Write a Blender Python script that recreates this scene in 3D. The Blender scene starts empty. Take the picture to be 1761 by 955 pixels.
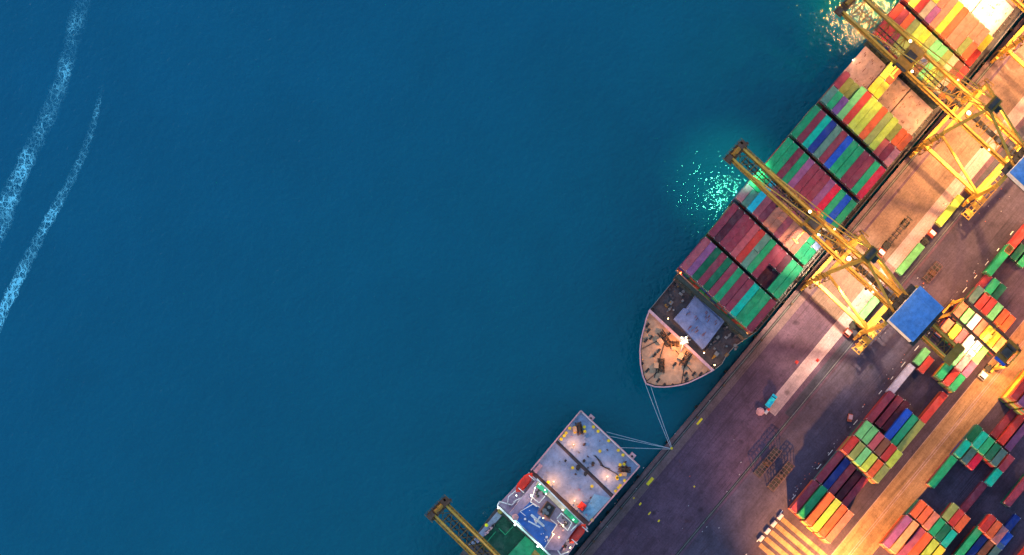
import bpy, bmesh, math, random
from mathutils import Vector, Matrix
random.seed(7)
R = math.radians
SC = bpy.context.scene
COL = SC.collection

# ------------------------------------------------------------------ camera
# The camera is a drone about 790 m up with a long lens, looking almost straight down.
FPX, CX, CY = 4200.0, 880.5, 477.5        # focal length and centre of the 1761x955 frame
NAD = (600.0, 880.0)                      # where the plumb line below the camera meets the frame
H = 790.0
D = Vector((NAD[0]-CX, NAD[1]-CY, FPX)).normalized()
X0 = Vector((1, 0, 0)); X0 = (X0 - D*D.dot(X0)).normalized()
Z0 = -D; Y0 = Z0.cross(X0)
def _w0(px, py, h):
    r = Vector((px-CX, py-CY, FPX)); r = Vector((r.dot(X0), r.dot(Y0), r.dot(Z0)))
    t = (h-H)/r.z
    return Vector((r.x*t, r.y*t))
_q0, _q1 = _w0(1000, 934, 0), _w0(1622, 190, 0)
_a = math.atan2((_q1-_q0).y, (_q1-_q0).x)
ROT = Matrix.Rotation(-_a, 2)
ORG = ROT @ _w0(1145, 767, 0)
def P(px, py, h=0.0):
    """world point at height h seen at that place of the photograph; x runs along the quay, +y out to sea"""
    q = ROT @ _w0(px, py, h) - ORG
    return Vector((q.x, q.y, h))
def _dirw(v):
    q = Vector((v.dot(X0), v.dot(Y0))); q = ROT @ q
    return Vector((q.x, q.y, v.dot(Z0)))
cam = bpy.data.cameras.new('camera'); camo = bpy.data.objects.new('camera', cam); COL.objects.link(camo)
cr, cu, cb = _dirw(Vector((1, 0, 0))), _dirw(Vector((0, -1, 0))), _dirw(Vector((0, 0, -1)))
M = Matrix((cr, cu, cb)).transposed().to_4x4()
M.translation = Vector((-ORG.x, -ORG.y, H))
camo.matrix_world = M
cam.sensor_fit = 'HORIZONTAL'; cam.sensor_width = 36.0; cam.lens = FPX/1761*36.0
cam.clip_start = 5; cam.clip_end = 60000
SC.camera = camo

# ------------------------------------------------------------------ world, light, exposure
SUN_EL, SUN_ROT = R(3.0), R(0)
world = bpy.data.worlds.new('World'); SC.world = world; world.use_nodes = True
wn = world.node_tree.nodes; wl = world.node_tree.links
wn.clear()
wo = wn.new('ShaderNodeOutputWorld'); wb = wn.new('ShaderNodeBackground'); sk = wn.new('ShaderNodeTexSky')
sk.sky_type = 'NISHITA'; sk.sun_disc = False; sk.sun_elevation = SUN_EL; sk.sun_rotation = SUN_ROT
sk.air_density = 1.6; sk.dust_density = 0.6; sk.ozone_density = 3.0
wb.inputs['Strength'].default_value = 0.15
wl.new(sk.outputs[0], wb.inputs['Color']); wl.new(wb.outputs[0], wo.inputs['Surface'])
sd = bpy.data.lights.new('sun', 'SUN'); sd.energy = 0.05; sd.specular_factor = 0.0; sd.angle = R(40); sd.color = (1.0, 0.62, 0.75)
so = bpy.data.objects.new('sun', sd); COL.objects.link(so)
so.rotation_euler = (R(-60), 0, 0); so.location = (0, 0, 300)
SC.view_settings.view_transform = 'Standard'; SC.view_settings.look = 'None'
SC.view_settings.exposure = 3.3; SC.view_settings.gamma = 1; SC.view_settings.use_curve_mapping = False
SC.render.engine = 'CYCLES'
LK = 0.055

# ------------------------------------------------------------------ materials
def mat(name):
    m = bpy.data.materials.new(name); m.use_nodes = True
    nt = m.node_tree; b = nt.nodes['Principled BSDF']
    return m, nt, b
def nd(nt, t, **k):
    n = nt.nodes.new(t)
    for a, v in k.items():
        if a.startswith('i_'): n.inputs[a[2:].replace('_', ' ')].default_value = v
        else: setattr(n, a, v)
    return n
def coords(nt, sc=(1, 1, 1), rot=0.0, gen='Object'):
    tc = nd(nt, 'ShaderNodeTexCoord'); mp = nd(nt, 'ShaderNodeMapping')
    mp.inputs['Scale'].default_value = sc; mp.inputs['Rotation'].default_value = (0, 0, rot)
    nt.links.new(tc.outputs[gen], mp.inputs[0]); return mp.outputs[0]
def noise(nt, vec, scale, detail=5, rough=.6, dist=0.0):
    n = nd(nt, 'ShaderNodeTexNoise'); n.inputs['Scale'].default_value = scale; n.inputs['Detail'].default_value = detail
    n.inputs['Roughness'].default_value = rough; n.inputs['Distortion'].default_value = dist
    nt.links.new(vec, n.inputs['Vector']); return n.outputs['Fac']
def ramp(nt, fac, stops):
    r = nd(nt, 'ShaderNodeValToRGB'); e = r.color_ramp.elements
    while len(e) < len(stops): e.new(.5)
    for k, (p, c) in enumerate(stops):
        e[k].position = p; e[k].color = (c, c, c, 1) if isinstance(c, (int, float)) else (*c, 1)
    nt.links.new(fac, r.inputs[0]); return r.outputs[0]
def mixc(nt, fac, a, b, mode='MIX'):
    m = nd(nt, 'ShaderNodeMix', data_type='RGBA', blend_type=mode)
    for s, v in ((0, fac), (6, a), (7, b)):
        if hasattr(v, 'links') or hasattr(v, 'is_output'): nt.links.new(v, m.inputs[s])
        elif s == 0: m.inputs[0].default_value = v
        else: m.inputs[s].default_value = (*v, 1) if len(v) == 3 else v
    return m.outputs[2]
def bump(nt, b, h, strength=.3, dist=.05):
    n = nd(nt, 'ShaderNodeBump'); n.inputs['Strength'].default_value = strength; n.inputs['Distance'].default_value = dist
    nt.links.new(h, n.inputs['Height']); nt.links.new(n.outputs[0], b.inputs['Normal'])

def paint(name, c, wear=.35, rough=.5, metal=0.0, rib=None, randv=.0, rust=(.16, .06, .03)):
    m, nt, b = mat(name)
    v = coords(nt)
    oi = nd(nt, 'ShaderNodeObjectInfo')
    ad = nd(nt, 'ShaderNodeVectorMath', operation='ADD'); sc = nd(nt, 'ShaderNodeVectorMath', operation='SCALE')
    cmb = nd(nt, 'ShaderNodeCombineXYZ')
    for k in range(3): nt.links.new(oi.outputs['Random'], cmb.inputs[k])
    sc.inputs['Scale'].default_value = 90; nt.links.new(cmb.outputs[0], sc.inputs[0])
    nt.links.new(v, ad.inputs[0]); nt.links.new(sc.outputs[0], ad.inputs[1]); v2 = ad.outputs[0]
    n1 = noise(nt, v2, .55, 6, .65)
    d = ramp(nt, n1, [(.25, .62), (.5, .95), (.75, 1.25)])
    col = mixc(nt, 1.0, c, d, 'MULTIPLY')
    if randv:
        mr = nd(nt, 'ShaderNodeMapRange'); mr.inputs[3].default_value = 1-randv; mr.inputs[4].default_value = 1+randv
        nt.links.new(oi.outputs['Random'], mr.inputs[0])
        hs = nd(nt, 'ShaderNodeHueSaturation'); nt.links.new(mr.outputs[0], hs.inputs['Value'])
        nt.links.new(col, hs.inputs['Color']); col = hs.outputs[0]
    n0 = noise(nt, v2, .28, 4, .7, .6); col = mixc(nt, ramp(nt, n0, [(.48, 0.0), (.75, .38)]), col, tuple(min(1, x*.6+.11) for x in c)); nd0 = noise(nt, v2, .9, 6, .8, .3); col = mixc(nt, ramp(nt, nd0, [(.52, 0.0), (.70, .45)]), col, tuple(x*.35+.012 for x in c))
    n2 = noise(nt, v2, 1.7, 8, .75, .4)
    rs = ramp(nt, n2, [(.60, 0.0), (.72, wear)])
    col = mixc(nt, rs, col, rust)
    n3 = noise(nt, v2, 6.0, 3, .7)
    col = mixc(nt, .35, col, ramp(nt, n3, [(.3, .55), (.7, 1.4)]), 'MULTIPLY')
    nt.links.new(col, b.inputs['Base Color'])
    b.inputs['Roughness'].default_value = rough+.1; b.inputs['Metallic'].default_value = metal; b.inputs['Specular IOR Level'].default_value = .18
    if rib:
        w = nd(nt, 'ShaderNodeTexWave', wave_type='BANDS', bands_direction=rib[0]); w.inputs['Scale'].default_value = rib[1]
        nt.links.new(v, w.inputs['Vector']); bump(nt, b, w.outputs['Fac'], .6, .05)
    return m
def glow(name, c, s):
    m, nt, b = mat(name)
    b.inputs['Base Color'].default_value = (*c, 1)
    b.inputs['Emission Color'].default_value = (*c, 1); b.inputs['Emission Strength'].default_value = s
    return m

CC = dict(maroon=(.25, .036, .062), darkmaroon=(.085, .015, .03), red=(.42, .035, .03), crimson=(.55, .015, .05), orange=(.55, .10, .035),
          salmon=(.50, .16, .10), pink=(.46, .17, .19), rose=(.40, .08, .10), purple=(.15, .06, .24), mauve=(.27, .08, .19),
          green=(.015, .29, .12), darkgreen=(.006, .12, .06), teal=(.0, .36, .26), cyan=(.02, .42, .50), lightgreen=(.14, .44, .16),
          lime=(.38, .46, .06), olive=(.22, .25, .07), yellow=(.58, .46, .04), blue=(.01, .07, .42), navy=(.01, .03, .20),
          slate=(.06, .14, .14), greygreen=(.10, .22, .17), white=(.62, .63, .66), paleblue=(.33, .42, .62), peach=(.55, .27, .12),
          brown=(.16, .06, .035), beige=(.42, .32, .20), lavender=(.42, .38, .50))
CN = dict(darkmaroon='dark maroon', darkgreen='dark green', lightgreen='light green', greygreen='grey green', paleblue='pale blue')
CM = {k: paint('paint_'+k, v, .22, .5, 0, ('X', 1.15), .12) for k, v in CC.items()}
CM['lavender'] = paint('paint_lavender_rusty', CC['lavender'], .95, .6, 0, ('X', 1.15), .05, (.45, .12, .05))
M_FIT = paint('galvanised_fitting', (.55, .53, .50), .3, .45)
M_YEL = paint('crane_yellow', (.54, .29, .045), .30, .45)
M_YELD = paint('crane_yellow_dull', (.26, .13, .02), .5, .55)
M_WORN = paint('worn_red', (.22, .06, .035), .6)
M_RACK = paint('rack_steel', (.13, .07, .075), .3, .6)
M_BROWN = paint('dark_brown_steel', (.09, .045, .03), .4, .6)
M_DARK = paint('dark_machinery', (.035, .033, .035), .3, .6)
M_STEEL = paint('grey_steel', (.16, .16, .17), .4, .5)
M_ROOF = paint('blue_sheet_roof', (.10, .26, .60), .12, .45, 0, ('X', 1.3))
M_WHITE = paint('white_paint', (.72, .70, .72), .15, .5)
M_RUBBER = paint('rubber', (.015, .015, .015), .1, .8)
M_HULL = paint('hull_paint', (.018, .02, .03), .5, .5)
M_HATCH = paint('hatch_cover_pink', (.52, .30, .24), .75, .6, 0, None, 0, (.22, .05, .03))
M_HATCHB = paint('hatch_cover_grey', (.15, .19, .36), .9, .6, 0, None, 0, (.13, .05, .08))
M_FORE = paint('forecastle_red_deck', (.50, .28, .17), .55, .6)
M_DECKD = paint('dark_deck', (.07, .055, .06), .6, .6)
M_RIM = paint('bulwark_cap', (.55, .30, .33), .3, .5)
M_DECK2 = paint('blue_grey_deck', (.20, .26, .40), .8, .6, 0, None, 0, (.30, .28, .30))
M_DECKR = paint('roof_deck_mauve', (.30, .22, .32), .4, .6)
M_DBLUE = paint('blue_deck', (.03, .12, .42), .35, .6)
M_RED = paint('red_paint', (.60, .035, .025), .15, .45)
M_GREEN = paint('green_deck', (.02, .22, .11), .5, .6)
M_GRND = paint('hold_shade_green', (.006, .05, .035), .4, .7)
M_YM = paint('yellow_mark', (.70, .48, .02), .3, .5)
M_ROPE = paint('mooring_rope', (.42, .46, .55), .1, .8)
M_CYAN = paint('cyan_paint', (.02, .50, .62), .2, .4)
M_CAB = paint('orange_cab', (.62, .12, .06), .2, .4)
M_CONC = paint('concrete_block', (.42, .38, .42), .4, .8)
M_GLASS, _n, _b = mat('dark_glass'); _b.inputs['Base Color'].default_value = (.02, .03, .04, 1); _b.inputs['Roughness'].default_value = .08
G_WARM = glow('lamp_warm', (1.0, .72, .35), 1.0)
G_COOL = glow('lamp_cool', (.85, 1.0, .92), 1.0)
G_GREEN = glow('lamp_green', (.25, 1.0, .55), 1.5)
G_RED = glow('lamp_red', (1.0, .18, .04), 1.0)

# ------------------------------------------------------------------ mesh helpers
class MB:
    def __init__(s): s.v = []; s.f = []; s.m = []
    def face(s, pts, mi=0):
        n = len(s.v); s.v += [tuple(p) for p in pts]; s.f.append(tuple(range(n, n+len(pts)))); s.m.append(mi)
    def hexa(s, b, t, mi=0):
        n = len(s.v); k = len(b); s.v += [tuple(p) for p in b]+[tuple(p) for p in t]
        s.f.append(tuple(range(n+k-1, n-1, -1))); s.m.append(mi)
        s.f.append(tuple(range(n+k, n+2*k))); s.m.append(mi)
        for i in range(k):
            j = (i+1) % k; s.f.append((n+i, n+j, n+k+j, n+k+i)); s.m.append(mi)
    def box(s, x0, x1, y0, y1, z0, z1, mi=0):
        s.hexa([(x0, y0, z0), (x1, y0, z0), (x1, y1, z0), (x0, y1, z0)], [(x0, y0, z1), (x1, y0, z1), (x1, y1, z1), (x0, y1, z1)], mi)
    def bar(s, a, b, w, h=None, mi=0):
        a = Vector(a); b = Vector(b); d = (b-a)
        if d.length < 1e-4: return
        d.normalize(); h = h or w
        up = Vector((0, 0, 1)) if abs(d.z) < .95 else Vector((0, 1, 0))
        r = d.cross(up).normalized()*w/2; u = r.cross(d).normalized()*h/2
        s.hexa([a-r-u, a+r-u, a+r+u, a-r+u], [b-r-u, b+r-u, b+r+u, b-r+u], mi)
    def tube(s, a, b, r, n=10, r2=None, mi=0):
        a = Vector(a); b = Vector(b); d = (b-a).normalized(); r2 = r if r2 is None else r2
        up = Vector((0, 0, 1)) if abs(d.z) < .95 else Vector((0, 1, 0))
        x = d.cross(up).normalized(); y = x.cross(d)
        s.hexa([a+x*r*math.cos(t)+y*r*math.sin(t) for t in [6.28318*k/n for k in range(n)]],
               [b+x*r2*math.cos(t)+y*r2*math.sin(t) for t in [6.28318*k/n for k in range(n)]], mi)
    def prism(s, pts, z0, z1, mi=0):
        s.hexa([(p[0], p[1], z0) for p in pts], [(p[0], p[1], z1) for p in pts], mi)
    def build(s, name, mats, parent=None, recalc=True):
        me = bpy.data.meshes.new(name); me.from_pydata(s.v, [], s.f)
        for m in (mats if isinstance(mats, (list, tuple)) else [mats]): me.materials.append(m)
        for p, i in zip(me.polygons, s.m): p.material_index = i
        if recalc:
            bm = bmesh.new(); bm.from_mesh(me); bmesh.ops.recalc_face_normals(bm, faces=bm.faces); bm.to_mesh(me); bm.free()
        o = bpy.data.objects.new(name, me); COL.objects.link(o)
        if parent: o.parent = parent
        return o
def empty(name, loc=(0, 0, 0), rz=0.0):
    o = bpy.data.objects.new(name, None); o.empty_display_size = 1; COL.objects.link(o); o.location = loc; o.rotation_euler = (0, 0, rz); return o
LABELS = {}
def tag(o, label, cat, group=None):
    assert 4 <= len(label.split()) <= 16, label
    o['label'] = label; o['category'] = cat
    if group: o['group'] = group
    LABELS.setdefault(label, []).append(o.name)
    return o
def struct(o, kind='structure'): o['kind'] = kind; return o
def copy_tree(o, parent=None):
    c = o.copy(); COL.objects.link(c); c.parent = parent
    for ch in list(o.children): copy_tree(ch, c)
    return c
def lamp(name, loc, power, color, parent=None, spot=None, target=None, radius=.6, blend=.6):
    l = bpy.data.lights.new(name, 'SPOT' if spot else 'POINT'); l.energy = power*LK; l.color = color; l.shadow_soft_size = radius
    if spot: l.spot_size = R(spot); l.spot_blend = blend
    o = bpy.data.objects.new(name, l); COL.objects.link(o); o.location = loc
    if target is not None:
        o.rotation_euler = (Vector(target)-Vector(loc)).to_track_quat('-Z', 'Y').to_euler()
    if parent: o.parent = parent
    return o
WARM = (1.0, .50, .15); AMBER = (1.0, .34, .07); PALE = (1.0, .72, .38); COOL = (.75, 1.0, .85)
ORD = ['first', 'second', 'third', 'fourth', 'fifth', 'sixth', 'seventh', 'eighth', 'ninth', 'tenth', 'eleventh', 'twelfth', 'thirteenth']

# ------------------------------------------------------------------ water
def water():
    m, nt, b = mat('sea_water')
    v = coords(nt)
    n1 = noise(nt, v, .006, 4, .6, .5); n2 = noise(nt, v, .035, 5, .6)
    c = ramp(nt, n1, [(.30, (.0, .070, .158)), (.50, (.0, .086, .160)), (.72, (.0, .112, .150))])
    sx_ = nd(nt, 'ShaderNodeSeparateXYZ'); nt.links.new(v, sx_.inputs[0])
    mr_ = nd(nt, 'ShaderNodeMapRange', clamp=True); mr_.inputs[1].default_value = 10; mr_.inputs[2].default_value = 230; nt.links.new(sx_.outputs[1], mr_.inputs[0])
    ad_ = nd(nt, 'ShaderNodeMath', operation='MULTIPLY_ADD'); ad_.inputs[1].default_value = .5; ad_.inputs[2].default_value = -.25; nt.links.new(n1, ad_.inputs[0])
    ad2 = nd(nt, 'ShaderNodeMath', operation='ADD', use_clamp=True); nt.links.new(ad_.outputs[0], ad2.inputs[0]); nt.links.new(mr_.outputs[0], ad2.inputs[1])
    c = mixc(nt, .75, c, ramp(nt, ad2.outputs[0], [(.0, (.0, .086, .118)), (.45, (.0, .090, .150)), (1.0, (.0, .094, .185))]))
    c = mixc(nt, .35, c, ramp(nt, n2, [(.3, .82), (.7, 1.15)]), 'MULTIPLY')
    nf = noise(nt, v, .9, 3, .7)
    c = mixc(nt, .2, c, ramp(nt, nf, [(.3, .82), (.7, 1.18)]), 'MULTIPLY')
    nt.links.new(c, b.inputs['Base Color'])
    b.inputs['Roughness'].default_value = .03; b.inputs['IOR'].default_value = 1.33; b.inputs['Specular IOR Level'].default_value = .5
    w1 = noise(nt, v, .62, 3, .5, .5); w2 = noise(nt, v, .16, 2, .5)
    a = nd(nt, 'ShaderNodeMath', operation='MULTIPLY_ADD'); a.inputs[1].default_value = 1.6
    nt.links.new(w2, a.inputs[0]); nt.links.new(w1, a.inputs[2])
    bump(nt, b, a.outputs[0], 1.0, .27)
    mb = MB(); S = 25000
    mb.face([(-S, -S, -3), (S, -S, -3), (S, S, -3), (-S, S, -3)])
    struct(mb.build('water', m))
water()

def foam():
    m, nt, b = mat('foam'); v = coords(nt)
    at = nd(nt, 'ShaderNodeAttribute', attribute_name='foam_w')
    dn = noise(nt, v, .35, 5, .65)
    dv = nd(nt, 'ShaderNodeVectorMath', operation='ADD'); cm = nd(nt, 'ShaderNodeCombineXYZ')
    mm = nd(nt, 'ShaderNodeMath', operation='MULTIPLY'); mm.inputs[1].default_value = 3.2; nt.links.new(dn, mm.inputs[0])
    nt.links.new(mm.outputs[0], cm.inputs[0]); nt.links.new(mm.outputs[0], cm.inputs[1])
    nt.links.new(v, dv.inputs[0]); nt.links.new(cm.outputs[0], dv.inputs[1])
    vo = nd(nt, 'ShaderNodeTexVoronoi', feature='DISTANCE_TO_EDGE'); vo.inputs['Scale'].default_value = .55
    nt.links.new(dv.outputs[0], vo.inputs['Vector'])
    vo2 = nd(nt, 'ShaderNodeTexVoronoi', feature='DISTANCE_TO_EDGE'); vo2.inputs['Scale'].default_value = 1.5
    nt.links.new(dv.outputs[0], vo2.inputs['Vector'])
    l1 = ramp(nt, vo.outputs['Distance'], [(.0, 1.0), (.10, .0)]); l2 = ramp(nt, vo2.outputs['Distance'], [(.0, .55), (.16, .0)])
    s = nd(nt, 'ShaderNodeMath', operation='ADD'); nt.links.new(l1, s.inputs[0]); nt.links.new(l2, s.inputs[1])
    pn = ramp(nt, noise(nt, v, .09, 4, .7), [(.42, .0), (.64, 1.0)])
    p = nd(nt, 'ShaderNodeMath', operation='MULTIPLY'); nt.links.new(s.outputs[0], p.inputs[0]); nt.links.new(at.outputs['Fac'], p.inputs[1])
    q = nd(nt, 'ShaderNodeMath', operation='MULTIPLY', use_clamp=True)
    mx = nd(nt, 'ShaderNodeMath', operation='MAXIMUM'); nt.links.new(pn, mx.inputs[0]); mx.inputs[1].default_value = .2
    p2 = nd(nt, 'ShaderNodeMath', operation='MULTIPLY'); p2.inputs[1].default_value = 3.0; nt.links.new(p.outputs[0], p2.inputs[0]); nt.links.new(p2.outputs[0], q.inputs[0]); nt.links.new(mx.outputs[0], q.inputs[1])
    b.inputs['Base Color'].default_value = (.14, .60, .80, 1); b.inputs['Roughness'].default_value = .7
    nt.links.new(q.outputs[0], b.inputs['Alpha'])
    tracks = [([(-40, 640), (0, 545), (40, 462), (80, 385), (118, 318), (145, 262), (163, 205), (178, 140)], [21, 20, 18, 17, 15, 13, 10, 7], [1.0, 1.0, .9, .75, .6, .5, .25, 0]),
              ([(-60, 520), (-20, 430), (15, 345), (48, 270), (80, 205), (103, 150), (122, 80), (140, 5), (155, -60)], [34, 32, 30, 27, 26, 26, 26, 28, 28], [.75, .70, .62, .52, .45, .36, .22, .2, .15])]
    for t, (pts, wd, den) in enumerate(tracks):
        me = bpy.data.meshes.new('wake_foam'); V = []; F = []; dd = []
        rows = []
        N = 60; K = 9
        for i in range(N+1):
            f = i/N*(len(pts)-1); k = min(int(f), len(pts)-2); g = f-k
            a = Vector(pts[k]).lerp(Vector(pts[k+1]), g); d = Vector(pts[k+1])-Vector(pts[k]); nrm = Vector((-d.y, d.x)).normalized()
            w = (wd[k]*(1-g)+wd[k+1]*g)*random.uniform(1.05, 1.45); e = den[k]*(1-g)+den[k+1]*g
            for j in range(K+1):
                s_ = (j/K-.5)*w; q_ = a+nrm*s_; V.append(tuple(P(q_.x, q_.y, -2.93)))
                cc = 1-abs(j/K-.5)*2; dd.append(e*min(1, cc*1.8))
        for i in range(N):
            for j in range(K):
                a = i*(K+1)+j; F.append((a, a+1, a+K+2, a+K+1))
        me.from_pydata(V, [], F); me.materials.append(m)
        at_ = me.attributes.new('foam_w', 'FLOAT', 'POINT')
        for i, x in enumerate(dd): at_.data[i].value = x
        o = bpy.data.objects.new('wake_foam', me); COL.objects.link(o); struct(o, 'stuff')
        tag(o, ['bright narrow streak of wake foam on the sea, nearer the quay', 'wide faint trail of wake foam nearest the left edge'][t], 'foam')
foam()

# ------------------------------------------------------------------ ground of the port
YQ = P(1145, 767, 0).y                                       # quay edge
Y_WS = (P(1264, 640, 0).y+P(1000, 953, 0).y)/2                # waterside crane rail
Y_LS = (P(1360, 722.5, 0).y+P(1175, 937, 0).y)/2              # landside crane rail
def ground_mat(name, base, warmth=.5, tracks=True, scale=1.0, grain=1.0, streak=.35):
    m, nt, b = mat(name)
    v = coords(nt)
    n1 = noise(nt, v, .03, 6, .65, .6); n2 = noise(nt, v, .22, 6, .7, .3); n3 = noise(nt, v, 1.6, 4, .75)
    c = ramp(nt, n1, [(.3, tuple(x*.70 for x in base)), (.5, base), (.72, tuple(x*1.45 for x in base))])
    c = mixc(nt, .75, c, ramp(nt, n2, [(.28, .55), (.5, 1.0), (.75, 1.35)]), 'MULTIPLY')
    c = mixc(nt, .6*grain, c, ramp(nt, n3, [(.25, .5), (.5, 1.0), (.8, 1.6)]), 'MULTIPLY')
    if tracks:
        vt = coords(nt, (.03, .35, 1)); nt_ = noise(nt, vt, 1.0, 5, .6, .8)
        c = mixc(nt, streak, c, ramp(nt, nt_, [(.32, .5), (.5, 1.0), (.68, 1.35)]), 'MULTIPLY')
        st = noise(nt, coords(nt), .5, 2, .4, 1.2)
        c = mixc(nt, ramp(nt, st, [(.70, 0.0), (.78, .6)]), c, tuple(x*.35 for x in base))
    br = nd(nt, 'ShaderNodeTexBrick'); br.offset = .5; br.inputs['Scale'].default_value = .16; br.inputs['Mortar Size'].default_value = .008; br.inputs['Color1'].default_value = (1, 1, 1, 1); br.inputs['Color2'].default_value = (.86, .86, .88, 1); br.inputs['Mortar'].default_value = (.45, .45, .45, 1)
    nt.links.new(v, br.inputs['Vector']); c = mixc(nt, .40, c, br.outputs['Color'], 'MULTIPLY')
    ty = noise(nt, coords(nt, (.022, 1.9, 1)), 1.0, 3, .6, .5); tm = ramp(nt, ty, [(.56, 0.0), (.62, 1.0)]); reg = ramp(nt, noise(nt, v, .045, 3, .6), [(.45, 0.0), (.62, .6)])
    mk = nd(nt, 'ShaderNodeMath', operation='MULTIPLY'); nt.links.new(tm, mk.inputs[0]); nt.links.new(reg, mk.inputs[1])
    c = mixc(nt, mk.outputs[0], c, tuple(x*.38 for x in base))
    sp_ = nd(nt, 'ShaderNodeTexVoronoi'); sp_.inputs['Scale'].default_value = .11; nt.links.new(v, sp_.inputs['Vector'])
    c = mixc(nt, ramp(nt, sp_.outputs['Distance'], [(.05, .7), (.13, 0.0)]), c, tuple(x*.3 for x in base))
    nt.links.new(c, b.inputs['Base Color']); b.inputs['Roughness'].default_value = .9; b.inputs['Specular IOR Level'].default_value = .2
    bump(nt, b, n3, .4, .03)
    return m
G_APRON = ground_mat('apron_asphalt', (.080, .045, .075))
G_YARD = ground_mat('yard_asphalt', (.058, .040, .064))
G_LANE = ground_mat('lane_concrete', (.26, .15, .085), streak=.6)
G_STRIP = ground_mat('light_concrete', (.34, .225, .24), grain=.8, streak=.25)
G_COPE = ground_mat('quay_coping', (.13, .08, .09))
G_BLOTCHY = ground_mat('dark_blotchy_strip', (.045, .042, .065))
G_LAMPWARM = ground_mat('lamplit_brown', (.16, .10, .085))
XL, XR = -700, 700
mb = MB(); mb.box(XL*8, XR*8, -6000, YQ, -9, 0); struct(mb.build('ground', G_YARD))
def sheet(name, y0, y1, x0, x1, z, m):
    mb = MB(); mb.box(x0, x1, y0, y1, z-.003, z); return struct(mb.build(name, m))
sheet('apron_pavement', Y_LS-1.2, YQ-.02, XL, XR, .004, G_APRON)
mb = MB(); mb.box(XL, XR, YQ-1.1, YQ+.15, -.4, .28)
for k in range(-46, 46): mb.box(k*15+1, k*15+1.9, YQ+.15, YQ+.8, -2.4, -.1, 1)        # fenders
struct(mb.build('quay_kerb', [G_COPE, M_RUBBER]))
sheet('quay_strip', YQ-4.4, YQ-1.2, XL, XR, .008, G_COPE)
for yr, nm in ((Y_WS, 'crane_rail'), (Y_LS, 'crane_rail')):
    mb = MB(); mb.box(XL, XR, yr-.45, yr-.12, .009, .013, 1); mb.box(XL, XR, yr+.12, yr+.45, .009, .013, 1); mb.box(XL, XR, yr-.07, yr+.07, .013, .13, 0)
    struct(mb.build(nm, [M_STEEL, M_DARK]))
# light concrete strip on the apron, from its squared end towards the top right
a, b_ = P(1316, 700), P(1332, 717)
sheet('pavement_strip', b_.y, a.y, (a.x+b_.x)/2, XR, .012, G_STRIP)
a, b_ = P(1360, 697), P(1371, 709)
sheet('blotchy_strip', b_.y, a.y, P(1343, 705).x, XR, .014, G_BLOTCHY)  # darker blotchy strip along the pale one
# road behind the landside rail, and the yard lane
sheet('road', P(1500, 690).y, Y_LS-1.4, XL, XR, .006, ground_mat('road_asphalt', (.060, .046, .075)))
mb = MB()
for k in range(60):
    x = -150+k*6.3+random.uniform(-.6, .6)
    if random.random() < .75: mb.box(x, x+random.uniform(1, 2.4), P(1500, 690).y-.3, P(1500, 690).y-.08, .010, .014)
struct(mb.build('road_marking', M_WHITE))
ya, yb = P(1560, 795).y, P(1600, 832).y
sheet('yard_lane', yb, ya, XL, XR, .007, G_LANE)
mb = MB(); yl = P(1560, 812).y
for yy in (yl+1.9, yl-2.3, yl-3.0): mb.box(XL, XR, yy-.09, yy+.09, .009, .013)
struct(mb.build('lane_marking', G_STRIP))
# apron sheet under the cranes, lamplight's warm brown put in its colour
sheet('lamplit_apron', P(1500, 500).y, Y_WS-3.5, P(1400, 520).x, XR, .0085, G_LAMPWARM)
# yellow and orange marks painted on the apron
mb = MB()
for (px, py, L_, w_) in ((1118, 828, 3.0, 1.0), (1203, 725, 2.6, .7), (1101, 867, 1.0, .5), (1117, 883, 1.2, .4), (1133, 896, .8, .5), (1060, 870, 1.2, .5), (1194, 837, .5, .5), (1090, 857, .6, .4)):
    q = P(px, py)
    mb.box(q.x-L_/2, q.x+L_/2, q.y-w_/2, q.y+w_/2, .014, .017)
struct(mb.build('apron_marking', M_YM))
# pale crossing strips near the lower edge
mb = MB()
for k in range(5):
    a = P(1345-9.6*k, 893+11.0*k); mb.box(a.x-.75, a.x+.75, a.y-40, a.y, .010, .014)
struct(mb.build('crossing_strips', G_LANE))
# small bollards along the quay edge
for k, (px, py) in enumerate([(1146, 764), (1060, 868), (1012, 924), (1190, 711), (1236, 656), (1300, 578), (1352, 515), (1396, 462)]):
    q = P(px, py); mb = MB(); mb.tube((0, 0, 0), (0, 0, .55), .28, 12); mb.tube((0, 0, .55), (0, 0, .8), .42, 12)
    o = mb.build('mooring_bollard', M_YM if k == 0 else M_BROWN); o.location = (q.x, YQ-1.9, 0.0)
    near = ['holding all the ropes of both ships', 'beside the middle of the small vessel', 'beside the superstructure of the small vessel', 'just right of the roped bollard',
            'beside the tip of the big ship bow', 'beside the first container bay', 'beside the second container bay', 'beside the legs of the lit crane'][k]
    tag(o, 'squat iron mooring bollard on quay edge '+near, 'bollard', 'bollards along the quay edge')

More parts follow.
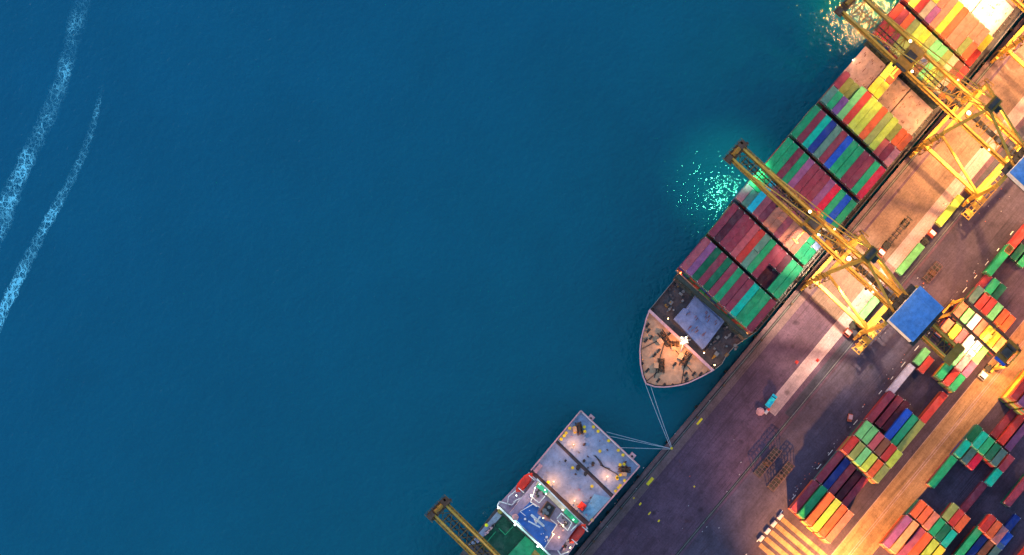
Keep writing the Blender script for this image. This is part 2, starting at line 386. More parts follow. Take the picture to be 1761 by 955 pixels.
# ------------------------------------------------------------------ containers
def container_mesh(L, tag_):
    W_, Hh = 2.44, 2.59; x, y = L/2, W_/2; e = .09
    mb = MB()
    mb.box(-x+e, x-e, -y+e, y-e, .10, Hh-.05)                     # inner panels
    for sy in (-1, 1):
        mb.box(-x, x, sy*y-(e if sy > 0 else 0), sy*y+(0 if sy > 0 else e), 0, .16); mb.box(-x, x, sy*y-(e if sy > 0 else 0), sy*y+(0 if sy > 0 else e), Hh-.12, Hh)
        n = int(L/.6)
        for k in range(n): 
            cx = -x+.35+(L-.7)*k/(n-1); mb.box(cx-.12, cx+.12, sy*(y-.06)-.03, sy*(y-.06)+.03, .17, Hh-.13)
    for sx in (-1, 1):
        mb.box(sx*x-(e if sx > 0 else 0), sx*x+(0 if sx > 0 else e), -y+e, y-e, 0, .16); mb.box(sx*x-(e if sx > 0 else 0), sx*x+(0 if sx > 0 else e), -y+e, y-e, Hh-.12, Hh)
        for sy in (-1, 1):
            mb.box(sx*x-(e*1.6 if sx > 0 else 0), sx*x+(0 if sx > 0 else e*1.6), sy*y-(e*1.6 if sy > 0 else 0), sy*y+(0 if sy > 0 else e*1.6), .16, Hh-.12)
            for z in (-.01, Hh-.14):
                mb.box(sx*x-(.2 if sx > 0 else -.015), sx*x+(.015 if sx > 0 else .2), sy*y-(.18 if sy > 0 else -.015), sy*y+(.015 if sy > 0 else .18), z, z+.16, 1)
    n = int(L/.45)
    for k in range(n):                                            # roof corrugation
        cx = -x+.3+(L-.6)*k/(n-1); mb.box(cx-.09, cx+.09, -y+.14, y-.14, Hh-.055, Hh-.02)
    for yy in (-.85, -.35, .35, .85): mb.tube((-x+.05, yy, .2), (-x+.05, yy, Hh-.15), .05, 6, mi=1)   # lock rods on the doors
    o = mb.build('shipping_container', [CM['green'], M_FIT])
    me = o.data; bpy.data.objects.remove(o); me.name = 'container_'+tag_
    return me
ME40, ME20 = container_mesh(12.19, 'long'), container_mesh(6.06, 'short')
HID = []                    # lower, hidden containers: gathered into one object at the end
NC = [0]
TH = 2.6
def cont(pos, long_, color, label, rz=0.0, sx=1.0, sy=1.0, group=None):
    o = bpy.data.objects.new('shipping_container', ME40 if long_ else ME20); COL.objects.link(o)
    o.location = pos; o.rotation_euler = (0, 0, rz); o.scale = (sx, sy, 1)
    o.material_slots[0].link = 'OBJECT'; o.material_slots[0].material = CM[color]
    NC[0] += 1
    return tag(o, label, 'shipping container', group)
def hid(pos, long_, color, sx=1, sy=1): HID.append((Vector(pos), long_, color, sx, sy))
def cname(c): return CN.get(c, c)
HC = ['maroon', 'darkgreen', 'brown', 'navy', 'red', 'slate', 'green', 'maroon']
def jit(): return random.uniform(-.035, .035)

def bay(name, ll, lr, ul, ur, rows, htop, floor, group):
    """one bay across a ship: four corners of its roof in the photograph, rows from the sea side to the quay side"""
    n = len(rows)
    A = (P(*ll, htop)+P(*ul, htop))/2; B = (P(*lr, htop)+P(*ur, htop))/2
    Lw = ((P(*ul, htop)-P(*ll, htop)).x+(P(*ur, htop)-P(*lr, htop)).x)/2
    pitch = abs((B-A).y)/n; sy = (pitch-.07)/2.44
    for i, r in enumerate(rows):
        if r is None: continue
        c = A.lerp(B, (i+.5)/n)
        items = [(r, 0, True, '')] if isinstance(r, str) else [(r[0], -Lw/4-.02, False, 'fore '), (r[1], Lw/4+.02, False, 'aft ')]
        for (cs, dx, lg, half) in items:
            if cs is None: continue
            col, drop = (cs.split('-')+['0'])[:2]; drop = int(drop)
            top = htop-drop*TH; sx = (Lw-.1)/12.19 if lg else (Lw/2-.12)/6.06
            pos = Vector((c.x+dx+jit(), c.y+jit(), top-2.59))
            cont(pos, lg, col, f"{cname(col)} {'long' if lg else half+'short'} container, {ORD[i]} row from seaward side, {name}", 0, sx, sy, group)
            k = 1
            while top-2.59-k*TH > floor-.3:
                hid(pos-Vector((0, 0, k*TH)), lg, random.choice(HC), sx, sy); k += 1
G1 = 'containers stacked on the container ship'
HT = 22.0
bay('foremost bay on ship', (1170, 458), (1293, 573), (1214, 407), (1336, 521),
    ['rose', 'mauve', 'darkgreen', 'maroon', 'darkgreen', 'maroon', 'green', 'maroon', 'maroon', 'teal', 'green', 'green', 'maroon'], HT, 11.4, G1)
bay('second bay on ship', (1219, 402), (1338, 515), (1262, 347.5), (1382, 463),
    ['maroon', 'darkmaroon', 'maroon', 'maroon', 'rose', 'red', ('greygreen', 'greygreen'), 'green', 'maroon', ('darkmaroon-1', 'maroon'), ('darkmaroon-1', 'darkmaroon'), 'green', 'green'], HT, 11.4, G1)
bay('third bay on ship', (1266, 341), (1385, 457), (1307, 290), (1424, 408),
    [('pink', 'lightgreen'), ('greygreen', 'green'), 'cyan', 'rose', 'maroon', 'salmon', 'salmon', 'rose', 'salmon', 'salmon', 'salmon', ('green', 'green'), ('green', 'paleblue')], HT, 11.4, G1)  # salmon rows are maroon boxes, their colour paled for the lamplight
bay('fourth bay on ship', (1315, 284), (1432, 399), (1356, 235.5), (1476, 352),
    ['green', 'green', 'maroon', 'green', 'mauve', 'maroon', 'maroon', 'maroon', 'mauve', 'crimson', 'green', 'blue', 'green'], HT, 11.4, G1)
bay('fifth bay on ship', (1361, 230), (1480, 344), (1402, 180), (1526, 293),
    ['green', 'maroon', 'teal', 'navy', 'greygreen', 'maroon', 'blue', 'green', 'green', 'maroon', 'maroon', 'green', 'crimson'], HT, 11.4, G1)
bay('sixth bay on ship', (1411, 172), (1531, 286), (1455, 121), (1574, 234),
    [('greygreen', 'maroon'), ('green', 'olive-1'), ('purple', 'olive-1'), 'lightgreen', 'red', 'lime', 'lime', 'orange', 'olive', 'lime', ('rose-1', 'olive-1'), ('maroon-1', 'orange-1'), ('pink-1', 'orange-1')], HT, 11.4, G1)
bay('seventh bay on ship', (1458, 117), (1577, 230), (1500, 68), (1619, 181),
    [None, None, None, None, ('yellow-1', 'lime-1'), ('yellow-1', 'orange-1'), None, None, None, None, None, None, None], HT, 11.4, G1)
bay('eighth bay on ship', (1504, 56), (1626, 172), (1546, 4), (1668, 120),
    [('red', 'red'), ('red', 'maroon'), ('maroon', 'orange'), ('olive', 'olive'), ('olive', 'lime'), ('brown', 'yellow'), ('lime', 'olive'), ('brown', 'lightgreen'), ('lightgreen', 'lightgreen'), ('lime', 'olive'), ('olive', 'beige'), ('beige', 'brown'), ('orange', 'red')], HT, 11.4, G1)
bay('ninth bay on ship', (1553, -1), (1673, 114), (1595, -54), (1711, 63),
    [('red', 'red'), ('lime', 'olive'), ('red', 'orange'), ('beige', 'yellow'), ('mauve', 'salmon'), 'salmon', 'yellow', 'orange', 'salmon', 'salmon', ('olive', 'salmon'), ('orange', 'salmon'), ('red-1', 'yellow-1')], HT, 11.4, G1)

# ------------------------------------------------------------------ the big container ship
ship = empty('container_ship', (P(1225, 516, 0).x, P(1225, 516, 0).y, -3))
tag(ship, 'large dark-hulled container ship with orange-lit forecastle moored along the quay', 'ship')
def sp(px, py, h): q = P(px, py, h); return Vector((q.x, q.y, h))
ZD, ZF = 9.0, 12.5
left = [(1760, -240), (1497, 80), (1405, 178), (1260, 350), (1168, 466), (1161, 480), (1140, 505), (1124.6, 524), (1118, 532)]
bow = [(1118, 532), (1112, 547), (1107, 566), (1102.5, 584), (1100.5, 602), (1101.5, 626.6), (1105.7, 647.6), (1111, 660), (1125.6, 665.2), (1141, 666), (1157, 664.6), (1172, 662), (1184, 658.5), (1207, 647.6), (1228, 636)]
right = [(1228, 636), (1241, 626.6), (1249, 612), (1262, 597), (1276, 587), (1300, 571), (1462, 377), (1621, 189), (1760, 19), (1972, -240)]
def hull_ring(outl, zt, zb, inset):
    """side walls from the deck edge down to the waterline, drawn in towards the keel line at the bow"""
    ax0, ax1 = sp(1225, 516, 0), sp(1600, 70, 0)
    mb = MB(); top = [sp(x, y, zt) for x, y in outl]; bot = []
    ym = (sp(1166, 470, zt).y+sp(1297, 573, zt).y)/2; xb = sp(1109, 655, zt).x; xs = sp(1230, 520, zt).x
    for p in top:
        f = max(0, min(1, (xs-p.x)/(xs-xb)))
        q = Vector((p.x+f*inset, ym+(p.y-ym)*(1-.55*f**1.3)*.97, zb)); bot.append(q)
    for i in range(len(top)-1): mb.face([bot[i], bot[i+1], top[i+1], top[i]])
    return mb, top
def rel(mb, par):                                              # shift mesh data into the local space of its parent
    l = par.location; mb.v = [(x-l.x, y-l.y, z-l.z) for x, y, z in mb.v]; return mb
h1, _t = hull_ring(left, ZD+1.0, -4.0, 14); h2, _t2 = hull_ring(bow, ZF+1.0, -4.0, 14); h3, _t3 = hull_ring(right, ZD+1.0, -4.0, 14)
for h_ in (h2, h3):
    n = len(h1.v); h1.v += h_.v; h1.f += [tuple(i+n for i in f) for f in h_.f]; h1.m += h_.m
rel(h1, ship).build('hull', M_HULL, ship, False)
mb = MB(); outl = left+right
mb.face([sp(x, y, ZD) for x, y in outl]); rel(mb, ship).build('main_deck', M_DECKD, ship, False)
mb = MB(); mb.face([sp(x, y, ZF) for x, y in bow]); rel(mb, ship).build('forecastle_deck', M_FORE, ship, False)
def rim(outl, z, w, hh, name, m, par):
    mb = MB()
    for i in range(len(outl)-1): mb.bar(sp(*outl[i], z), sp(*outl[i+1], z), w, hh)
    return rel(mb, par).build(name, m, par)
rim(bow, ZF+.9, .38, .5, 'bulwark_cap', M_RIM, ship)
rim(left[3:], ZD+1.0, .18, .18, 'railing', M_STEEL, ship); rim(right[:6], ZD+1.0, .18, .18, 'railing', M_STEEL, ship)
rim(left[:5], ZD+.8, .35, .5, 'sheer_strake', M_MAR if False else M_DECKD, ship); rim(right[5:], ZD+.8, .35, .4, 'sheer_strake', M_DECKD, ship)
mb = MB()                                                     # forecastle bulkhead and breakwater
mb.hexa([sp(1118, 532, ZD), sp(1228, 636, ZD), sp(1226, 638, ZD), sp(1116, 534, ZD)], [sp(1118, 532, ZF+1.2), sp(1228, 636, ZF+1.2), sp(1224.5, 639.5, ZF+1.2), sp(1114.5, 535.5, ZF+1.2)])
rel(mb, ship).build('breakwater', M_RIM, ship)
def quadpx(mb, pts, z0, z1, mi=0): mb.hexa([sp(x, y, z1)-Vector((0, 0, z1-z0)) for x, y in pts], [sp(x, y, z1) for x, y in pts], mi)
# foremost hatch, no boxes on it: two stepped blue-grey panels
def crp(x, y, ox, oy, s): return (ox+x/s, oy+y/s)
hq = [(1198, 505), (1246, 553), (1213, 597), (1208, 601), (1159, 549), (1176, 530), (1180, 531)]
mb = MB(); quadpx(mb, hq, ZD, 11.2); rel(mb, ship).build('hatch_cover', M_HATCHB, ship)
mb = MB(); quadpx(mb, [(1196, 510), (1240, 554), (1226, 573), (1182, 529)], 11.2, 11.55); 
for (x, y) in ((1212, 540), (1216, 545), (1219, 549), (1194, 565), (1198, 570), (1188, 562), (1230, 556), (1184, 537), (1196, 548), (1208, 575)):
    w = sp(x, y, 11.55)
    for q_ in range(3): e, g = random.uniform(-1, 1), random.uniform(-.5, .5); mb.box(w.x+e-.5, w.x+e+.5, w.y+g-.08, w.y+g+.08, 11.5, 11.6, 1)
rel(mb, ship).build('hatch_panel', [M_HATCHB, M_WORN], ship)
# pontoon covers either side, winches and clutter on the dark side decks
random.seed(3)
def clutter(quad, n, z, mats, name, par, smin=.3, smax=1.4, hmax=1.1):
    for k in range(n):
        a, b = random.random(), random.random()
        q = [Vector(p) for p in quad]; c = (q[0].lerp(q[1], a)).lerp(q[3].lerp(q[2], a), b); w = sp(c.x, c.y, z)
        mb = MB(); lx, ly, hz = random.uniform(smin, smax), random.uniform(smin, smax), random.uniform(.3, hmax); t = random.random()
        if t < .5: mb.box(w.x-lx/2, w.x+lx/2, w.y-ly/2, w.y+ly/2, z, z+hz)
        elif t < .75: mb.tube((w.x, w.y, z), (w.x, w.y, z+hz), lx/2.2, 10)
        else: mb.tube((w.x-lx, w.y, z+.4), (w.x+lx, w.y, z+.4), .22, 8); mb.box(w.x-lx*.3, w.x+lx*.3, w.y-.4, w.y+.4, z, z+.8)
        rel(mb, par).build(name, random.choice(mats), par)
clutter([(1166, 478), (1190, 497), (1160, 545), (1130, 525)], 24, ZD, [M_DECKD, M_STEEL, M_OLV if False else M_YELD, M_STEEL], 'deck_fitting', ship)
clutter([(1250, 560), (1283, 585), (1240, 622), (1212, 603)], 22, ZD, [M_DECKD, M_STEEL, M_YELD, M_STEEL], 'deck_fitting', ship)
LASH = paint('lashing_green', (.05, .06, .05), .5)
for (a, b) in (((1168, 472), (1290, 578)), ((1215, 405), (1337, 518)), ((1264, 345), (1384, 460)), ((1311, 287), (1430, 402)), ((1358, 233), (1478, 347)), ((1406, 177), (1529, 290)), ((1501, 62), (1622, 176)), ((1549, 2), (1670, 117))):
    mb = MB(); A_, B_ = P(*a, HT), P(*b, HT)
    for z in (ZD+.6, ZD+5.5, ZD+8.6): mb.bar((A_.x, A_.y, z), (B_.x, B_.y, z), 1.1 if z > 12 else 1.6, .25)
    for k in range(14):
        c = A_.lerp(B_, k/13); mb.box(c.x-.2, c.x+.2, c.y-.12, c.y+.12, ZD, ZD+8.7)
    rel(mb, ship).build('lashing_bridge', LASH, ship)
# hatch covers under and between the boxes
bays_px = [((1170, 458), (1293, 573), (1336, 521), (1214, 407)), ((1219, 402), (1338, 515), (1382, 463), (1262, 347.5)), ((1266, 341), (1385, 457), (1424, 408), (1307, 290)),
           ((1315, 284), (1432, 399), (1476, 352), (1356, 235.5)), ((1361, 230), (1480, 344), (1526, 293), (1402, 180)), ((1411, 172), (1531, 286), (1574, 234), (1455, 121)),
           ((1458, 117), (1577, 230), (1619, 181), (1500, 68)), ((1504, 56), (1626, 172), (1668, 120), (1546, 4)), ((1553, -1), (1673, 114), (1711, 63), (1595, -54)),
           ((1600, -58), (1716, 58), (1760, 5), (1640, -110)), ((1650, -115), (1764, 1), (1806, -52), (1690, -168))]
for i, q in enumerate(bays_px):
    z = 11.35
    pts = [P(*p, HT) for p in q]
    ym = (pts[0]-pts[1])
    for k in range(3):                                        # three covers abreast
        a0, a1 = pts[0].lerp(pts[1], k/3+.006), pts[0].lerp(pts[1], (k+1)/3-.006); b0, b1 = pts[3].lerp(pts[2], k/3+.006), pts[3].lerp(pts[2], (k+1)/3-.006)
        mb = MB(); mb.hexa([(v.x, v.y, ZD) for v in (a0, a1, b1, b0)], [(v.x, v.y, z) for v in (a0, a1, b1, b0)])
        if i in (6, 9, 10):                                   # bare covers show their sockets and lifting pads
            for r_ in range(3):
                for c_ in range(3):
                    w = a0.lerp(a1, (r_+.5)/3).lerp(b0.lerp(b1, (r_+.5)/3), (c_+.5)/3)
                    for q_ in range(3): e, g = random.uniform(-.9, .9), random.uniform(-.6, .6); mb.box(w.x+e-.35, w.x+e+.35, w.y+g-.09, w.y+g+.09, z-.01, z+.05, 1)
        rel(mb, ship).build('hatch_cover', [M_HATCH, M_WORN], ship)
# quay-side and sea-side walkway pipes
mb = MB()
for (a, b) in (((1300, 566), (1735, 30)), ((1171, 468), (1490, 84))):
    A_, B_ = P(*a, ZD), P(*b, ZD)
    for o_ in (0, .35): mb.bar((A_.x, A_.y+(o_ if a[0] == 1300 else -o_), ZD+.4), (B_.x, B_.y+(o_ if a[0] == 1300 else -o_), ZD+.4), .14)
    for k in range(46):
        c = A_.lerp(B_, k/45); mb.box(c.x-.12, c.x+.12, c.y-.5, c.y+.5, ZD, ZD+.9)
rel(mb, ship).build('deck_pipes', M_STEEL, ship)
# forecastle gear
def winch(c, rz, par, z, sc=1.0, name='windlass'):
    mb = MB(); cs, sn = math.cos(rz), math.sin(rz)
    def T(x, y, zz): return (c.x+(x*cs-y*sn)*sc, c.y+(x*sn+y*cs)*sc, z+zz*sc)
    mb.tube(T(-2.2, 0, .9), T(2.2, 0, .9), .45, 12); mb.tube(T(-1.4, 0, .9), T(-1.2, 0, .9), .95, 14); mb.tube(T(1.2, 0, .9), T(1.4, 0, .9), .95, 14); mb.tube(T(-.1, 0, .9), T(.1, 0, .9), .95, 14)
    mb.bar(T(-2.4, -.9, .15), T(2.4, -.9, .15), .3, .3); mb.bar(T(-2.4, .9, .15), T(2.4, .9, .15), .3, .3)
    mb.hexa([T(-.9, 1.0, 0), T(.9, 1.0, 0), T(.9, 2.4, 0), T(-.9, 2.4, 0)], [T(-.9, 1.0, 1.3), T(.9, 1.0, 1.3), T(.9, 2.4, 1.1), T(-.9, 2.4, 1.1)], 1)
    rel(mb, par).build(name, [M_BROWN, M_FORE], par)
winch(sp(1143, 582, ZF), 1.3, ship, ZF, 1.1); winch(sp(1179, 618, ZF), .2, ship, ZF, 1.1); winch(sp(1137, 629, ZF), .7, ship, ZF, 1.0); winch(sp(1158, 592, ZF), 2.3, ship, ZF, .8)
for (x, y) in ((115, 380), (120, 425), (142, 482), (100, 505), (66, 700), (112, 750), (200, 832), (246, 872), (312, 876), (425, 780), (432, 825), (492, 778), (600, 772), (548, 780), (292, 450), (205, 590), (335, 700), (170, 625)):
    q = sp(*crp(x, y, 1090, 480, 4.774), ZF); mb = MB()
    for s_ in (-.45, .45): mb.tube((q.x+s_, q.y, ZF), (q.x+s_, q.y, ZF+.9), .26, 10)
    mb.box(q.x-.8, q.x+.8, q.y-.35, q.y+.35, ZF, ZF+.15)
    rel(mb, ship).build('deck_bollard', M_DARK, ship)
mb = MB()                                                     # chains and seams
for a, b in (((1143, 590), (1125, 650)), ((1178, 622), (1172, 659)), ((1105, 600), (1150, 576)), ((1138, 634), (1113, 655)), ((1160, 600), (1190, 640))):
    mb.bar(sp(*a, ZF+.12), sp(*b, ZF+.12), .22, .2)
rel(mb, ship).build('anchor_chain', M_DARK, ship)
mb = MB(); q = sp(1171, 588, ZF)                              # foremast
mb.tube((q.x, q.y, ZF), (q.x, q.y, ZF+11), .35, 10, .18); mb.bar((q.x-2, q.y, ZF+7.5), (q.x+2, q.y, ZF+7.5), .2); mb.bar((q.x, q.y-1.6, ZF+9.2), (q.x, q.y+1.6, ZF+9.2), .2)
mb.bar((q.x-2.5, q.y-2, ZF), (q.x, q.y, ZF+7), .2); mb.bar((q.x+2.5, q.y-2, ZF), (q.x, q.y, ZF+7), .2); mb.box(q.x-.8, q.x+.8, q.y-.8, q.y+.8, ZF+7.4, ZF+7.5)
fm = rel(mb, ship).build('foremast', M_WHITE, ship)
def bulb(loc, r, m, par, name='lamp_head'):
    mb = MB(); x, y, z = loc
    mb.tube((x, y, z-.25), (x, y, z+.12), r, 10, r*.8, mi=0)
    l_ = par.matrix_world.translation if par.parent is None else par.parent.location
    mb.v = [(a-l_.x, b-l_.y, c-l_.z) for a, b, c in mb.v] if par.parent is not None else rel(mb, par).v
    return mb.build(name, m, par)
for dx, dy, zz in ((-1.2, 0, 7.0), (1.2, 0, 7.0), (0, -1, 8.7), (0, 1.2, 8.7)): bulb((q.x+dx, q.y+dy, ZF+zz), .3, G_WARM, fm)
lamp('forecastle_lamp', (q.x-2.2, q.y, ZF+6.6), 8500, (1, .42, .12), radius=.4); lamp('forecastle_lamp', (q.x, q.y-1.0, ZF+7.6), 1500, PALE, radius=.3)
for (px, py, m, c, pw) in ((1265, 347, G_RED, (1, .3, .08), 700), (1170, 470, G_RED, (1, .25, .06), 700), (1282, 577, G_RED, (1, .3, .06), 700), (1229, 628, G_WARM, PALE, 400), (1149, 548, G_WARM, PALE, 250), (1211, 607, G_WARM, WARM, 250), (1467, 103, G_WARM, PALE, 400)):
    w = sp(px, py, ZD+2.4); mb = MB(); mb.tube((w.x, w.y, ZD), (w.x, w.y, ZD+2.2), .09, 6); bulb(w, .2, m, rel(mb, ship).build('lamp_post', M_STEEL, ship))
    lamp('deck_lamp', (w.x, w.y, ZD+2.9), pw, c, radius=.2)

# ------------------------------------------------------------------ the smaller vessel
vs = empty('deck_cargo_ship', (P(990, 850, 0).x, P(990, 850, 0).y, -3))
tag(vs, 'smaller ship with bare blue-grey deck, red lifeboats and green hold, moored lower left', 'ship')
Z2 = 6.0
def s2(px, py, z=Z2): return sp(px, py, z)
sea = [(998.8, 706.5), (913, 809), (855, 872), (790, 955), (700, 1068)]; qu = [(1100, 802), (1010, 905), (985, 940), (955, 975), (810, 1155)]
mb = MB(); ring = sea[::-1]+qu
top = [s2(x, y) for x, y in ring]; yc = (s2(*sea[0]).y+s2(*qu[0]).y)/2
bot = [Vector((p.x, yc+(p.y-yc)*.96, -4.0)) for p in top]
for i in range(len(top)): j = (i+1) % len(top); mb.face([bot[i], bot[j], top[j], top[i]])
rel(mb, vs).build('hull', M_HULL, vs, False)
mb = MB(); mb.face(top); rel(mb, vs).build('main_deck', M_DECKD, vs, False)
mb = MB(); quadpx(mb, [(999, 709), (1098, 802.5), (1056, 851), (959, 757)], Z2, Z2+.7); rel(mb, vs).build('deck_panel', M_DECK2, vs)
mb = MB(); quadpx(mb, [(954, 760), (1051, 856), (1013, 898), (916, 808)], Z2, Z2+.5); rel(mb, vs).build('deck_panel', M_DECK2, vs)
mb = MB(); quadpx(mb, [(1022, 850), (1050, 857), (1013, 897), (1001, 884)], Z2+.5, Z2+.8); rel(mb, vs).build('deck_patch', paint('pale_blue_deck', (.16, .34, .50), .4), vs)
rim([(913, 809), (998.8, 706.5), (1100, 802), (1012, 903)], Z2+1.2, .4, .5, 'bulwark', M_RIM, vs)
rim([(1002, 711), (1097, 801)], Z2+1.6, .12, .12, 'railing', M_WHITE, vs)
for (x, y) in ((617, 135), (940, 432)):
    w = s2(*crp(x, y, 880, 690, 4.546)); mb = MB(); mb.box(w.x-1.1, w.x+1.1, w.y-.9, w.y+.9, Z2-.2, Z2+.3); mb.tube((w.x, w.y, Z2+.3), (w.x, w.y, Z2+.8), .35, 8, mi=1)
    rel(mb, vs).build('fairlead', [M_RIM, M_DARK], vs)
ZB = Z2+.7
for (x, y) in ((452, 213), (490, 208), (492, 243), (424, 250), (408, 272), (385, 298), (566, 203), (570, 237), (638, 202), (674, 236), (756, 310), (688, 392), (832, 385), (868, 422), (846, 498), (878, 494), (848, 578), (884, 578), (822, 596), (882, 622), (848, 660), (834, 678), (812, 704), (475, 522), (626, 666), (284, 634), (628, 930), (824, 606)):
    w = s2(*crp(x, y, 880, 690, 4.546), ZB); mb = MB(); r_ = .42
    mb.tube((w.x, w.y, ZB), (w.x, w.y, ZB+.55), r_, 10); mb.tube((w.x, w.y, ZB+.55), (w.x, w.y, ZB+.7), r_*1.25, 10)
    rel(mb, vs).build('deck_bollard', M_YM, vs)
for (x, y, rz) in ((528, 215, .9), (880, 535, 2.2)): winch(s2(*crp(x, y, 880, 690, 4.546), ZB), rz, vs, ZB, .9, 'mooring_winch')
mb = MB()
for (x, y, rr) in ((565, 465, .45), (635, 485, .5), (520, 515, .75), (578, 565, .6), (420, 465, .35), (595, 520, .25)):
    w = s2(*crp(x, y, 880, 690, 4.546), ZB); mb.tube((w.x, w.y, Z2+.4), (w.x, w.y, ZB+1.0), rr, 10); mb.box(w.x-rr*1.3, w.x+rr*.6, w.y-rr, w.y+rr*.3, Z2+.4, ZB+.7)
rel(mb, vs).build('deck_machinery', M_DARK, vs)
mb = MB()
ln = [(640, 422), (690, 465), (720, 515), (770, 530)]; l2 = [(690, 500), (760, 535), (825, 572), (832, 620)]; l3 = [(655, 425), (700, 500), (740, 528)]
for L_ in (ln, l2, l3):
    for i in range(len(L_)-1): mb.bar(s2(*crp(*L_[i], 880, 690, 4.546), ZB+.15), s2(*crp(*L_[i+1], 880, 690, 4.546), ZB+.15), .22)
rel(mb, vs).build('hose', M_DARK, vs)
mb = MB(); w = s2(*crp(205, 527, 880, 690, 4.546), ZB); mb.box(w.x-1.6, w.x+1.6, w.y-.6, w.y+.6, ZB-.3, ZB+.5); rel(mb, vs).build('locker', M_RIM, vs)
mb = MB(); w = s2(*crp(548, 822, 880, 690, 4.546), ZB); mb.box(w.x-1.1, w.x+1.1, w.y-1.1, w.y+1.1, ZB-.3, ZB+1.2); mb.tube((w.x, w.y, ZB+1.2), (w.x, w.y, ZB+1.6), .5, 10); rel(mb, vs).build('ventilator', M_RED, vs)
for (x, y, pw) in ((484, 340, 5200), (748, 590, 5200), (330, 630, 5200), (492, 780, 5200)):
    w = s2(*crp(x, y, 880, 690, 4.546), ZB+3.2); mb = MB(); mb.tube((w.x-.9, w.y-.6, ZB-.2), (w.x-.9, w.y-.6, ZB+3.2), .1, 6); mb.bar((w.x-.9, w.y-.6, ZB+3.2), (w.x-.2, w.y, ZB+3.2), .12); lp_ = rel(mb, vs).build('lamp_post', M_STEEL, vs)
    bulb((w.x, w.y, ZB+3.15), .12, G_WARM, lp_); lamp('deck_lamp', (w.x, w.y, ZB+3.0), pw, (1, .36, .08), radius=.2)
# superstructure (pixels from the zoom of 720,800 at 5.503)
def c7(x, y): return (720+x/5.503, 800+y/5.503)
ZS = 14.0
def blk(pts, z0, z1, m, name): mb = MB(); quadpx(mb, [c7(*p) for p in pts], z0, z1); return rel(mb, vs).build(name, m, vs)
blk([(1040, 75), (1600, 610), (1260, 850), (1210, 855), (745, 370), (850, 300)][:1]+[(1590, 600), (1400, 870), (1250, 870), (760, 372)], Z2, 9.5, M_DECKR, 'lower_house')
blk([(1110, 140), (1530, 540), (1330, 800), (1240, 790), (880, 440), (900, 340)][:2]+[(1330, 810), (1200, 800), (860, 460)], 9.5, ZS, M_DECKR, 'upper_house')
blk([(1130, 150), (1525, 540), (1500, 570), (1108, 185)], ZS, ZS+1.2, paint('bridge_wall', (.60, .42, .30), .2), 'wheelhouse')
blk([(1055, 345), (1140, 400), (1120, 455), (1195, 520), (1300, 560), (1240, 680), (1190, 780), (905, 500)], ZS, ZS+.3, M_DBLUE, 'blue_deck')
blk([(1135, 170), (1230, 245), (1205, 280), (1112, 205)], ZS+1.2, ZS+2.0, M_GREEN, 'green_tank'); blk([(1395, 410), (1520, 530), (1490, 560), (1370, 450)], ZS+1.2, ZS+2.0, M_GREEN, 'green_tank')
blk([(1220, 340), (1300, 400), (1240, 510), (1150, 440)], ZS, ZS+4.2, paint('funnel_brown', (.16, .07, .05), .3), 'funnel')
FT = blk([(1222, 352), (1286, 402), (1234, 494), (1164, 438)], ZS+4.2, ZS+4.5, M_DARK, 'funnel_top')
mb = MB()
for (x, y, rr) in ((1190, 430, .7), (1215, 455, .6), (1235, 400, .5), (1180, 460, .4)): w = s2(*c7(x, y), ZS+5); mb.tube((w.x, w.y, ZS+4.3), (w.x, w.y, ZS+5.4), rr, 10)
rel(mb, vs).build('exhaust_pipe', M_STEEL, vs)
for (x, y) in ((1000, 165), (1505, 650)):                      # two red lifeboats
    w = s2(*c7(x, y), 12.5); mb = MB(); L2, W2 = 4.0, 1.45
    ring = [(-L2, 0), (-L2*.8, W2*.6), (-L2*.4, W2), (L2*.4, W2), (L2*.8, W2*.6), (L2, 0), (L2*.8, -W2*.6), (L2*.4, -W2), (-L2*.4, -W2), (-L2*.8, -W2*.6)]
    mb.hexa([(w.x+a*.7, w.y+b*.5, 10.6) for a, b in ring], [(w.x+a, w.y+b, 12.0) for a, b in ring]); mb.hexa([(w.x+a, w.y+b, 12.0) for a, b in ring], [(w.x+a*.8, w.y+b*.6, 12.8) for a, b in ring])
    lb = rel(mb, vs).build('lifeboat', M_RED, vs)
    mb = MB()
    for s_ in (-2.6, 2.6): mb.bar((w.x+s_, w.y-1.9, 9.6), (w.x+s_, w.y-1.9, 13.4), .25); mb.bar((w.x+s_, w.y-1.9, 13.4), (w.x+s_, w.y+.4, 13.4), .25)
    rel(mb, vs).build('davit', M_WHITE, vs)
w = s2(*c7(1125, 530), ZS+8); mb = MB()                       # radar mast with scanners
mb.tube((w.x, w.y, ZS), (w.x, w.y, ZS+9), .4, 10, .2)
c_, s_ = math.cos(.25), math.sin(.25)
def T(x, y, z): return (w.x+x, w.y+y, z)
_u = (P(*c7(1180, 575), 20)-P(*c7(1070, 475), 20)); _v = (P(*c7(1140, 585), 20)-P(*c7(1045, 535), 20))
def along(cpx, d, L, z, wd): c = P(*c7(*cpx), z); d = d.normalized(); mb.bar((c-d*L/2), (c+d*L/2), wd, .3)
along((1125, 525), _u, 5.0, ZS+5.0, .8); along((1093, 560), _v, 4.2, ZS+7.6, .45)
for (x, y) in ((1070, 475), (1145, 495), (1180, 575), (1110, 545), (1100, 515)): q = P(*c7(x, y), ZS+5.5); mb.bar((w.x, w.y, ZS+5.2), q, .45, .2); mb.tube((q.x, q.y, ZS+5.2), (q.x, q.y, ZS+6.0), .35, 8)
rel(mb, vs).build('radar_mast', M_WHITE, vs)
